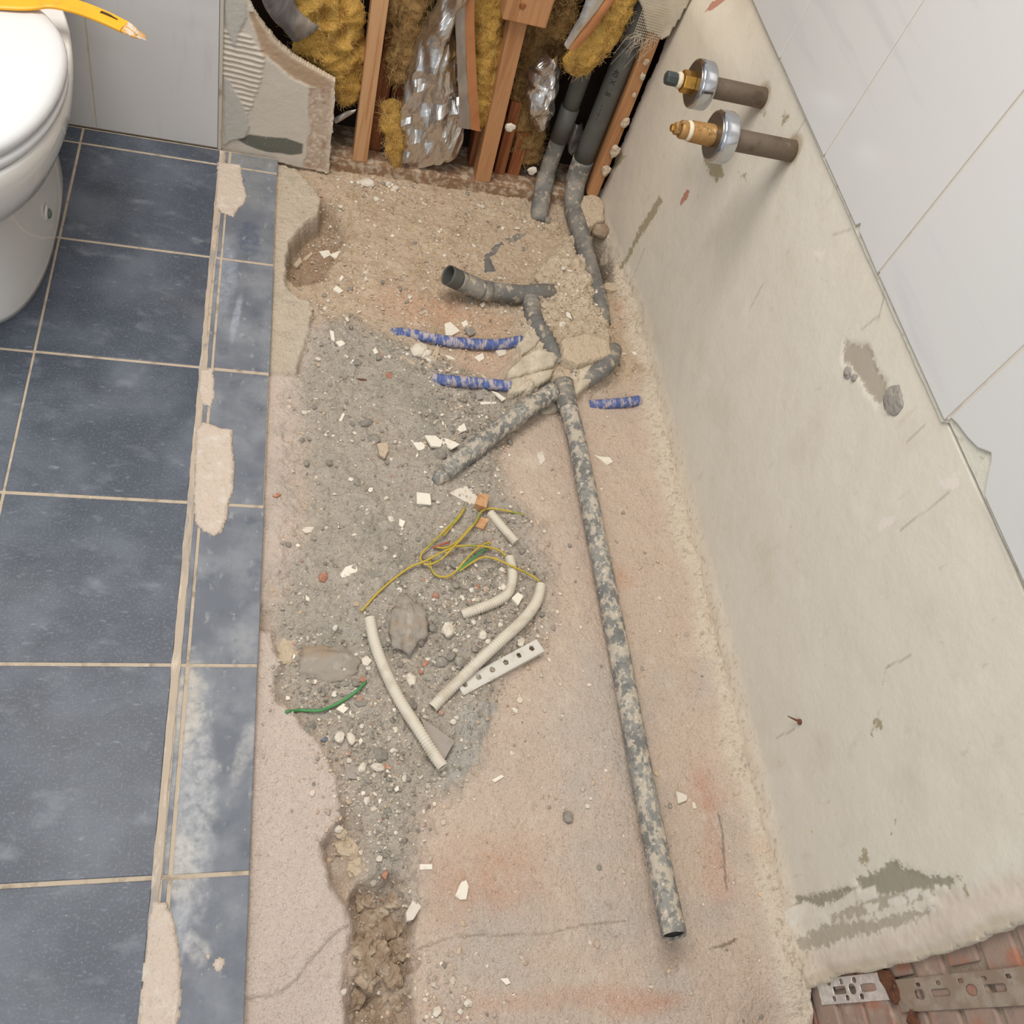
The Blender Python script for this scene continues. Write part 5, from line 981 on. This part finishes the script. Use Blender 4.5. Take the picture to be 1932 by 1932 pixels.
chip('wood_block', [(897, 950), (904, 930), (923, 934), (918, 958)], 0.020, 'wood_light', 'small yellowish wood block in the rubble above the wires', 'wood block', lift=0.006)
chip('wood_chip', [(895, 992), (903, 975), (925, 978), (912, 998)], 0.008, 'wood_light', 'splintered wood chip below the small wood block', 'wood chip')
chip('tile_chip', [(711, 836), (731, 834), (733, 850), (726, 864), (716, 857)], 0.008, 'sand_lump', 'tan tile chip standing alone on the grey dust', lift=0.003)
chip('tile_chip', [(775, 828), (800, 834), (812, 848), (790, 850)], 0.006, 'chip_white', 'leftmost of the white chips at the diagonal pipe', tilt=0.1)
chip('tile_chip', [(801, 822), (822, 821), (836, 832), (832, 842), (814, 842)], 0.006, 'chip_white', 'middle white chip in the cluster at the diagonal pipe', lift=0.004, tilt=-0.1)
chip('tile_chip', [(828, 822), (846, 828), (868, 840), (852, 848), (836, 838)], 0.005, 'chip_white', 'rightmost white chip of the cluster at the diagonal pipe', lift=0.002, tilt=0.15)
chip('tile_chip', [(839, 610), (850, 607), (868, 624), (852, 633), (841, 632)], 0.006, 'chip_white', 'cream heart-shaped chip behind the blue conduit')
chip('tile_chip', [(870, 608), (880, 603), (884, 612), (875, 617)], 0.006, 'chip_white', 'small cream chip right of the heart-shaped chip')
chip('flat_stone', [(876, 620), (890, 615), (898, 628), (886, 634)], 0.006, 'stone_grey', 'flat grey stone next to the cream chips behind the blue conduit', 'stone')
chip('tile_chip', [(622, 622), (630, 625), (632, 643), (625, 640)], 0.006, 'chip_white', 'upright narrow white sliver at the left rubble edge', lift=0.003)
chip('tile_chip', [(632, 645), (645, 641), (652, 648), (642, 654)], 0.006, 'chip_white', 'small round white chip below the narrow sliver')
chip('tile_chip', [(639, 793), (647, 778), (651, 781), (644, 796)], 0.004, 'chip_white', 'thin white stick-like chip on the grey dust')
chip('tile_chip', [(602, 474), (620, 471), (625, 480), (612, 487)], 0.004, 'chip_white', 'left one of two flat shards in the sandy pit')
chip('tile_chip', [(622, 480), (642, 472), (645, 482), (636, 490)], 0.004, 'chip_white', 'right one of two flat shards in the sandy pit')
chip('tile_chip', [(570, 489), (588, 474), (590, 479), (578, 491)], 0.004, 'sand_lump', 'tan sliver under the broken ledge')
chip('plaster_stone', [(553, 500), (566, 484), (570, 494), (560, 504)], 0.012, 'sand_lump', 'tan stone under the broken ledge', 'stone')
chip('tile_chip', [(628, 545), (635, 538), (648, 548), (640, 553)], 0.006, 'chip_white', 'whitish stone on the sandy floor right of the ledge')
chip('tile_chip', [(640, 525), (645, 518), (649, 523), (642, 531)], 0.004, 'chip_white', 'small white chip in the middle of the sandy pit')
chip('tile_chip', [(702, 657), (709, 655), (714, 665), (707, 668)], 0.004, 'chip_white', 'tiny white chip left of the upper blue conduit')
chip('tile_chip', [(878, 738), (908, 738), (912, 752), (898, 755)], 0.004, 'shard_grey', 'grey triangular shard below the short blue conduit', tilt=0.1)
chip('tile_chip', [(928, 737), (940, 741), (955, 752), (948, 756)], 0.005, 'chip_white', 'white sliver leaning on the cracked concrete block', lift=0.004)
chip('tile_chip', [(905, 758), (936, 757), (937, 761), (907, 763)], 0.004, 'chip_white', 'thin pale stick below the grey triangular shard')
chip('tile_chip', [(862, 809), (876, 797), (881, 811), (870, 815)], 0.005, 'chip_white', 'white triangular chip above the cluster at the diagonal pipe')
chip('tile_chip', [(895, 673), (911, 665), (914, 676), (905, 682)], 0.005, 'chip_white', 'white triangular chip between the two blue conduits')
chip('tile_chip', [(840, 669), (850, 671), (860, 678), (846, 677)], 0.004, 'chip_white', 'white sliver between the two blue conduits')
chip('tile_chip', [(935, 661), (957, 655), (955, 668), (942, 672)], 0.008, 'stone_pale', 'pale lump at the right end of the upper blue conduit', 'stone')
chip('tile_chip', [(569, 999), (577, 993), (593, 994), (588, 1003), (577, 1006)], 0.006, 'stone_pale', 'pale stone near the tile edge on the grey dust')
chip('brick_pebble', [(514, 935), (524, 929), (531, 932), (522, 938)], 0.006, 'brick_crumb', 'brown oval pebble beside the slate tile edge', 'pebble')
chip('tile_chip', [(928, 1471), (946, 1461), (952, 1465), (934, 1476)], 0.005, 'chip_white', 'white oblong chip alone on the pinkish screed')
chip('tile_chip', [(792, 1630), (816, 1630), (816, 1640), (792, 1641)], 0.005, 'chip_white', 'white rectangular chip beside the trench')
chip('tile_chip', [(870, 1664), (880, 1660), (885, 1672), (880, 1697), (868, 1697), (859, 1690)], 0.008, 'chip_white', 'white pointed chip on the screed, nearest the camera')
chip('stone', [(785, 1690), (794, 1697), (795, 1711), (780, 1735), (768, 1738), (766, 1722), (778, 1700)], 0.014, 'stone_pale', 'knobbly cream stone at the edge of the brown trench', 'stone')
chip('tile_chip', [(1120, 857), (1133, 861), (1150, 862), (1157, 871), (1146, 877), (1135, 868)], 0.006, 'chip_white', 'long white chip between the long pipe and the wall')
chip('tile_chip', [(1013, 856), (1024, 850), (1029, 868), (1020, 878)], 0.002, 'stone_pale', 'thin pale flake left of the long pipe')
chip('stone', [(1276, 1492), (1297, 1500), (1296, 1510), (1280, 1516)], 0.010, 'stone_pale', 'cream stone right of the long pipe near the wall foot', 'stone')
chip('tile_chip', [(1306, 1512), (1312, 1514), (1315, 1525), (1308, 1526)], 0.005, 'stone_pale', 'small oblong crumb below the cream stone near the wall foot')
chip('tile_chip', [(965, 1128), (977, 1117), (988, 1124), (978, 1142)], 0.009, 'chip_white', 'white folded chip between the two cream conduits', lift=0.003)
chip('tile_chip', [(682, 1243), (692, 1236), (702, 1246), (694, 1256), (685, 1254)], 0.008, 'stone_pale', 'white rough stone left of the long cream conduit')
chip('tile_chip', [(634, 1337), (648, 1326), (660, 1334), (648, 1346)], 0.006, 'chip_white', 'white flat chip under the loose green wire')
chip('flat_stone', [(668, 1326), (678, 1318), (694, 1322), (690, 1331), (676, 1333)], 0.004, 'stone_grey', 'flat grey stone right of the loose green wire', 'stone')
chip('flat_stone', [(646, 1430), (658, 1430), (676, 1452), (672, 1470), (656, 1468)], 0.004, 'shard_grey', 'smooth grey slab stone in the lower rubble', 'stone')
chip('slate_chip', [(604, 1396), (614, 1389), (621, 1394), (612, 1400)], 0.004, 'slate', 'dark blue slate chip in the rubble by the ledge', 'tile chip')
chip('brick_chip', [(720, 1447), (724, 1441), (740, 1446), (737, 1452)], 0.006, 'brick_crumb', 'orange brick splinter in the lower rubble', 'brick chip')
chip('brick_chip', [(720, 1652), (727, 1642), (733, 1645), (728, 1660)], 0.008, 'brick_crumb', 'red brick splinter above the brown trench', 'brick chip')
chip('brick_chip', [(794, 1256), (803, 1243), (810, 1250), (800, 1258)], 0.006, 'brick_crumb', 'orange brick chip between the two long cream conduits', 'brick chip')
chip('brick_chip', [(790, 1265), (796, 1260), (800, 1268), (793, 1272)], 0.005, 'brick_crumb', 'pink brick crumb next to the orange brick chip', 'brick chip')
chip('brick_shard', [(1132, 540), (1145, 532), (1168, 535), (1168, 547), (1155, 549)], 0.012, 'sand_lump', 'tan brick shard by the dark hole at the wall foot', 'brick chip', lift=0.006)
chip('tile_chip', [(805, 690), (812, 675), (826, 648), (829, 662), (822, 684), (812, 694)], 0.003, 'sand_lump', 'curved tan paper scrap below the upper blue conduit', 'paper scrap')
chip('tile_chip', [(752, 672), (760, 670), (784, 685), (780, 689)], 0.003, 'sand_lump', 'thin tan sliver left of the curved paper scrap')
chip('dark_sliver', [(674, 713), (705, 717), (706, 720), (676, 716)], 0.002, 'rust', 'thin dark sliver on the grey dust', 'sliver')
for i, (a, b, s, mt, lb) in enumerate([(790, 664, 0.020, 'stone_pale', 'clump of white crumbs left of the upper blue conduit'), (803, 672, 0.015, 'stone_pale', 'smaller white crumb clump left of the upper blue conduit'), (706, 830, 0.012, 'stone_grey', 'grey stone above the tan chip on the dust'), (690, 800, 0.014, 'stone_grey', 'dark grey clod in the dust right of the thin white stick'),
    (660, 548, 0.009, 'stone_grey', 'dark pebble touching the whitish stone in the sand'), (1036, 770, 0.026, 'concrete', 'concrete stone wedged between the diagonal and the long pipe'), (858, 875, 0.014, 'stone_grey', 'round dark stone under the lower end of the diagonal pipe'), (833, 860, 0.012, 'stone_grey', 'grey stone left of the diagonal pipe end'),
    (712, 1448, 0.011, 'stone_pale', 'round white stone in the lower rubble'), (683, 1450, 0.009, 'stone_pale', 'smaller white stone left of the round one in the lower rubble'), (717, 1425, 0.013, 'stone_grey', 'grey stone above the round white one in the lower rubble'), (640, 1392, 0.010, 'stone_pale', 'white stone next to the slate chip'),
    (662, 1395, 0.010, 'stone_pale', 'white stone right of its neighbour near the slate chip'), (850, 1240, 0.012, 'stone_grey', 'dark oval stone in the pile between the cream conduits'), (833, 1252, 0.013, 'stone_grey', 'elongated dark stone at the left of the pile between the conduits'), (868, 1250, 0.013, 'stone_grey', 'dark stone touching the long cream conduit'),
    (845, 1190, 0.014, 'stone_pale', 'pale shell-like stone above the dark stone pile'), (910, 1200, 0.010, 'stone_pale', 'white stone left of the long cream conduit bend'), (775, 1285, 0.014, 'stone_pale', 'white oval stone touching the left cream conduit'), (775, 1330, 0.012, 'stone_grey', 'grey stone right of the left cream conduit'), (1030, 520, 0.014, 'sand_lump', 'sandy round stub on the concrete mound behind the elbow'),
    (1070, 600, 0.012, 'stone_grey', 'dark stone lying on the concrete mound'), (1060, 615, 0.012, 'stone_pale', 'white crumb lying on the concrete mound'), (1018, 528, 0.015, 'sand_lump', 'broken sandy stub next to the ribbed bend'), (1075, 1030, 0.005, 'stone_grey', 'little dark stone on the screed left of the long pipe'), (1130, 1637, 0.005, 'stone_grey', 'single dark pebble on the pink screed left of the pipe')]):
    g = G(a, b); o = link('stone', lump_me('stone', g + (0, 0, s * 0.2), (s, s * rnd.uniform(0.6, 0.9), s * 0.6), 50 + i, 2, 0.3, rot=rnd.uniform(0, 3)), mt); tag(o, lb, 'stone')
g = G(767, 1182); o = link('concrete_lump', lump_me('concrete_lump', g + (0, 0, 0.006), (0.034, 0.050, 0.026), 77, 4, 0.32, 1.8, smooth=True), 'lump_grey'); tag(o, 'large rough concrete lump right of the top of the left cream conduit', 'concrete lump')
g = G(620, 1250); o = link('concrete_lump', lump_me('concrete_lump', g + (0, 0, -0.012), (0.055, 0.036, 0.020), 78, 4, 0.25, 1.5, smooth=True), 'lump_grey'); tag(o, 'flat broken screed lump near the slate tile edge', 'concrete lump')
g = G(545, 1225); o = link('concrete_lump', lump_me('concrete_lump', g + (0, 0, -0.008), (0.022, 0.032, 0.014), 79, 3, 0.3, 1.5), 'sand_lump'); tag(o, 'beige screed crumb touching the slate tile edge', 'concrete lump')
# broken concrete at the junction
def slabchunk(pts, th, z, mat, label, seed, tilt=(0, 0)):
    P = [onz(a, b, z) for a, b in pts]; Q = []
    for i in range(len(P)):
        a, b = P[i], P[(i + 1) % len(P)]; k = max(1, int(np.linalg.norm(b - a) / 0.010))
        for s in range(k): q = a + (b - a) * s / k; Q.append(q[:2] + np.array([rnd.uniform(-.0015, .0015), rnd.uniform(-.0015, .0015)]))
    Q = np.array(Q); c = Q.mean(0); lo, hi = Q.min(0) - 0.003, Q.max(0) + 0.003
    me = grid_panel('concrete_chunk', np.arange(lo[0], hi[0], 0.0025), np.arange(lo[1], hi[1], 0.0025), lambda A, B: np.stack([A, B, z - 0.006 * sst(0.006, -0.001, sdf(A, B, Q)) + tilt[0] * (A - c[0]) + tilt[1] * (B - c[1]) + 0.0035 * fbm(A, B, 30, 4, seed) + 0.0012 * fbm(A, B, 150, 2, seed + 3)], -1), lambda A, B: sdf(A, B, Q) > 0, (0, 0, -th))
    o = link('concrete_chunk', me, mat); return tag(o, label, 'concrete chunk')
slabchunk([(958, 694), (985, 672), (1012, 660), (1045, 668), (1052, 680), (1046, 692), (1010, 700), (962, 708)], 0.045, 0.016, 'concrete', 'upper cracked concrete chunk right of the upper blue conduit', 601, (0.1, 0.15))
slabchunk([(960, 711), (1010, 702), (1046, 696), (1040, 712), (1020, 726), (985, 736), (963, 738)], 0.045, 0.010, 'concrete', 'lower cracked concrete chunk above the diagonal pipe', 611, (0.1, 0.1))
slabchunk([(978, 642), (1008, 622), (1020, 640), (1012, 655), (985, 668)], 0.04, 0.014, 'concrete', 'small concrete chunk left of the ribbed bend', 621, (0.2, 0.0))
slabchunk([(1082, 690), (1125, 686), (1128, 712), (1108, 728), (1085, 742), (1078, 720)], 0.045, 0.008, 'concrete', 'concrete chunk between the long pipe coupling and the wall', 631, (0.1, 0.2))
slabchunk([(1058, 640), (1110, 628), (1150, 640), (1158, 665), (1130, 676), (1090, 686), (1062, 672)], 0.05, 0.034, 'sand_lump', 'sandy concrete slab beside the wall above the grey elbow', 641, (-0.05, 0.1))
slabchunk([(1090, 372), (1118, 366), (1140, 380), (1142, 412), (1112, 425), (1096, 415)], 0.05, 0.016, 'sand_lump', 'beige plaster chunk lying between the thick pipe and the wall corner', 651, (0.0, 0.1))
g = G(1130, 445); o = link('stone', lump_me('stone', g + (0, 0, 0.02), (0.024, 0.020, 0.018), 91, 3, 0.2, smooth=True), 'brown_clod'); tag(o, 'round brown stone in the hole beside the thick pipe', 'stone')
g = G(1128, 480); o = link('stone', lump_me('stone', g + (0, 0, 0.016), (0.020, 0.026, 0.020), 92, 3, 0.25, smooth=True), 'brown_clod'); tag(o, 'larger brown stone deeper in the hole beside the thick pipe', 'stone')
o = link('plaster_stone', lump_me('plaster_stone', G(692, 349) + (0, 0, 0.006), (0.020, 0.012, 0.010), 93, 2, 0.25), 'stone_pale'); tag(o, 'pale stone lying against the bottom plate', 'stone')
for i, (a, b, m_, lb) in enumerate([(962, 240, 'stone_pale', 'pale plaster scrap stuck on the brown offcut'), (1004, 322, 'stone_pale', 'pale scrap on the bottom plate below the insulation')]):
    p = ony(a, b, 1.892); o = link('plaster_scrap', lump_me('plaster_scrap', p, (0.012, 0.005, 0.012), 95 + i, 2, 0.4), m_); tag(o, lb, 'plaster scrap')

for i, (a, b, s_) in enumerate([(690, 1700, .016), (720, 1715, .020), (745, 1700, .014), (700, 1745, .018), (735, 1750, .022), (680, 1790, .020), (715, 1800, .018), (750, 1790, .016), (690, 1840, .020), (740, 1840, .018), (670, 1880, .018), (710, 1890, .022), (750, 1890, .014), (655, 1600, .018), (640, 1570, .014), (672, 1640, .014)]):
    g = G(a, b); o = link('earth_clod', lump_me('earth_clod', g + (0, 0, -s_ * 0.1), (s_, s_ * rnd.uniform(0.7, 1.0), s_ * 0.55), 300 + i, 3, 0.5, 2.2, rot=rnd.uniform(0, 3)), 'brown_clod' if i < 13 else 'sand_lump')
    tag(o, ['brown earth clod %s of the trench' % w for w in ('at the far left', 'in the far middle', 'at the far right', 'second from the far left', 'second in the middle')][i] if i < 5 else ['brown earth clod on the left wall of the trench', 'small brown clod in the trench middle', 'brown clod on the right wall of the trench', 'brown clod left of the trench centre', 'brown clod right of the trench centre', 'brown clod at the near left of the trench', 'largest brown clod at the near end of the trench', 'small brown clod at the near right of the trench', 'beige clod fallen from the ledge edge above the trench', 'topmost beige clod on the broken ledge edge', 'lowest beige clod between the ledge and the trench'][i - 5], 'clod', 'clods in the trench')

# ------------------------------------------------------------------ scattered stones (individuals) and gravel (stuff)
WF = (0.10 + 1.0 * GF['mg'] + 0.6 * GF['top'] + 0.6 * GF['mtr']) * (1 - 0.9 * np.maximum(np.maximum(GF['mtop'], GF['mlow']), 0.8 * GF['mlm'])) * (GB < 1.88) * (GA > 0.05) * (GA < 0.86)
W8 = 0.05 + 0.28 * GF['mg'] + 0.50 * GF['top'] + 0.35 * GF['mtr'] * (1 - GF['mlow'])
W8 = W8 * (1 - 0.96 * np.maximum(np.maximum(GF['mtop'], GF['mlow']), 0.85 * GF['mlm'])) * (0.35 + 1.1 * np.clip(0.5 + fbm(GA, GB, 12, 3, 701), 0, 1.2))
def more(px, py, r, k):
    global W8; p = onz(px, py, GZ0); W8 = W8 + k * np.exp(-((GA - p[0]) ** 2 + (GB - p[1]) ** 2) / (r * r))
for a, b, r, k in ((880, 790, 0.08, 1.6), (870, 1180, 0.12, 1.6), (700, 1420, 0.10, 1.5), (560, 1290, 0.05, 1.2), (820, 680, 0.06, 1.3), (905, 1110, 0.08, 1.2), (900, 895, 0.05, 1.4), (720, 1560, 0.06, 0.8), (730, 345, 0.06, 1.0), (850, 1918, 0.06, 1.6), (1050, 590, 0.05, 0.8)): more(a, b, r, k)
W8 = np.clip(W8, 0, None) * (GB < 1.88) * (GA > 0.05) * (GA < 0.86); cw = np.cumsum(W8.ravel()); cw /= cw[-1]; cf = np.cumsum(WF.ravel()); cf /= cf[-1]
def pick(n, fine=False):
    i = np.searchsorted(cf if fine else cw, rng.random(n)); x = GA.ravel()[i] + rng.uniform(-ST, ST, n) * 0.5; y = GB.ravel()[i] + rng.uniform(-ST, ST, n) * 0.5; return x, y, GZ.ravel()[i], GF['mg'].ravel()[i], GCOL[i]
kinds = [('stone_grey', 'grey angular rubble stone in the debris', 'grey rubble stones', 'rubble_stone'), ('stone_pale', 'cream crumb of plaster or mortar in the debris', 'cream rubble crumbs', 'rubble_stone'), ('chip_white', 'small white tile splinter in the debris', 'white tile splinters', 'tile_splinter'), ('brick_crumb', 'small red brick crumb in the debris', 'red brick crumbs', 'brick_crumb')]
protos = []
for k, (mt, lb, gr, nm) in enumerate(kinds):
    L = []
    for v in range(5):
        if k == 2:
            m_ = rnd.randint(4, 5); an = sorted(rnd.uniform(0, 6.28) for _ in range(m_)); el = rnd.uniform(0.35, 0.8)
            an = [2 * math.pi * i / m_ + rnd.uniform(-0.4, 0.4) for i in range(m_)]
            me = prism_me(nm, [(math.cos(a), math.sin(a) * el, 0.18) for a in an], (0, 0, 1), 0.36)
        else: me = lump_me(nm, (0, 0, 0), (1, rnd.uniform(0.6, 0.95), 0.7), 200 + k * 10 + v, 1, 0.35)
        me.materials.append(MAT[mt]); L.append(me)
    protos.append(L)
LM = [(n_, onz(a_, b_, GZ0)[:2]) for n_, a_, b_ in (('the broken ledge pit', 600, 480), ('the open elbow pipe', 880, 560), ('the upper blue conduit', 850, 650), ('the short blue conduit', 880, 725), ('the diagonal pipe', 900, 840), ('the yellow wire bundle', 850, 1030), ('the large concrete lump', 770, 1185), ('the curved cream conduit', 940, 1120),
    ('the plastic strip', 960, 1260), ('the flat grey tile shard', 830, 1400), ('the loose green wire', 620, 1330), ('the brown trench', 710, 1760), ('the bottom plate', 760, 360), ('the thick grey pipe', 1090, 450), ('the long pipe', 1150, 1200), ('the far end of the long pipe', 1080, 850), ('the near end of the long pipe', 1250, 1700), ('the slate tile edge', 530, 900),
    ('the lower rubble', 690, 1500), ('the largest white chip', 650, 1080), ('the grey dust patch', 650, 800), ('the concrete mound', 1040, 600), ('the wall foot', 1300, 1200), ('the sandy back floor', 800, 450))]
xs, ys_, zs, mg_, tp_ = pick(250); items = []
for i in range(250):
    k = int(rng.choice(4, p=[0.46, 0.28, 0.22, 0.04])); s = float(np.clip(rng.lognormal(-5.05, 0.32), 0.004, 0.011)); mt, lb, gr, nm = kinds[k]
    o = bpy.data.objects.new(nm, protos[k][int(rng.integers(5))]); COL.objects.link(o); o.scale = (s, s, s); o.location = (float(xs[i]), float(ys_[i]), float(zs[i]) + s * 0.25)
    o.rotation_euler = (rng.uniform(-0.35, 0.35), rng.uniform(-0.35, 0.35), rng.uniform(0, 6.28))
    lm = min(LM, key=lambda q: (q[1][0] - xs[i]) ** 2 + (q[1][1] - ys_[i]) ** 2)[0]; items.append((k, lm, s, o))
NOUN = ['grey angular rubble stone', 'cream crumb of mortar', 'white tile splinter', 'red brick crumb']
for k in range(4):
    for lm, _ in LM:
        L_ = sorted([it for it in items if it[0] == k and it[1] == lm], key=lambda it: -it[2])
        for j, it in enumerate(L_):
            side = 'on the left of' if it[3].location.x < dict(LM)[lm][0] else 'on the right of'
            w_ = 'only %s near %s' % (NOUN[k], lm) if len(L_) == 1 else 'largest %s near %s' % (NOUN[k], lm) if j == 0 else 'second largest %s near %s' % (NOUN[k], lm) if j == 1 else 'small %s %s %s' % (NOUN[k], side, lm)
            tag(it[3], w_, 'rubble', kinds[k][2])
OCT = (np.array([[1, 0, 0], [0, 1, 0], [-1, 0, 0], [0, -1, 0], [0, 0, 1], [0, 0, -1.0]]), np.array([[0, 1, 4], [1, 2, 4], [2, 3, 4], [3, 0, 4], [1, 0, 5], [2, 1, 5], [3, 2, 5], [0, 3, 5]]))
def gravel(name, n, smin, smax, label, seed, base=None):
    r = np.random.default_rng(seed); x, y, z, mg_, gc_ = pick(n, base is not None); V0, F0 = base or ICO[1]; s = np.clip(r.lognormal(math.log(smin * 1.5), 0.4, n), smin, smax)
    V = V0[None] * (1 + r.uniform(-0.35, 0.35, (n, len(V0), 1))) * s[:, None, None] * r.uniform(0.55, 1.2, (n, 1, 3)); V[:, :, 2] *= 0.75
    a = r.uniform(0, 6.28, n); ca, sa = np.cos(a), np.sin(a); X = V[..., 0] * ca[:, None] - V[..., 1] * sa[:, None]; Y = V[..., 0] * sa[:, None] + V[..., 1] * ca[:, None]
    V = np.stack([X + x[:, None], Y + y[:, None], V[..., 2] + z[:, None] + s[:, None] * 0.25], -1)
    pal = np.array([lin(c) for c in ((150, 143, 132), (128, 122, 113), (176, 164, 148), (206, 194, 176), (228, 220, 206), (190, 166, 140), (170, 126, 106), (110, 102, 93))])
    pr_g = np.array([.24, .18, .18, .15, .10, .08, .02, .05]); pr_s = np.array([.03, .03, .22, .26, .07, .35, .01, .03]); pick_g = r.random(n) < mg_; ci = np.where(pick_g, r.choice(8, n, p=pr_g), r.choice(8, n, p=pr_s)); k_ = 0.55 if base is not None else 0.25; C = np.repeat((pal[ci] * (1 - k_) + gc_ * k_) * r.uniform(0.85, 1.12, (n, 1)), len(V0), 0)
    me = fast_mesh(name, V.reshape(-1, 3), (F0[None] + (np.arange(n) * len(V0))[:, None, None]).reshape(-1, 3), C, smooth=False); o = link(name, me, 'pebbles', recentre=False); return tag(o, label, 'gravel', kind='stuff')
gravel('coarse_gravel', 9500, 0.0016, 0.0056, 'loose pea-sized grey and cream gravel scattered over the dug-up floor', 5)
gravel('fine_gravel', 60000, 0.0006, 0.0019, 'fine grey and cream gravel scattered over the dug-up floor', 3, OCT)
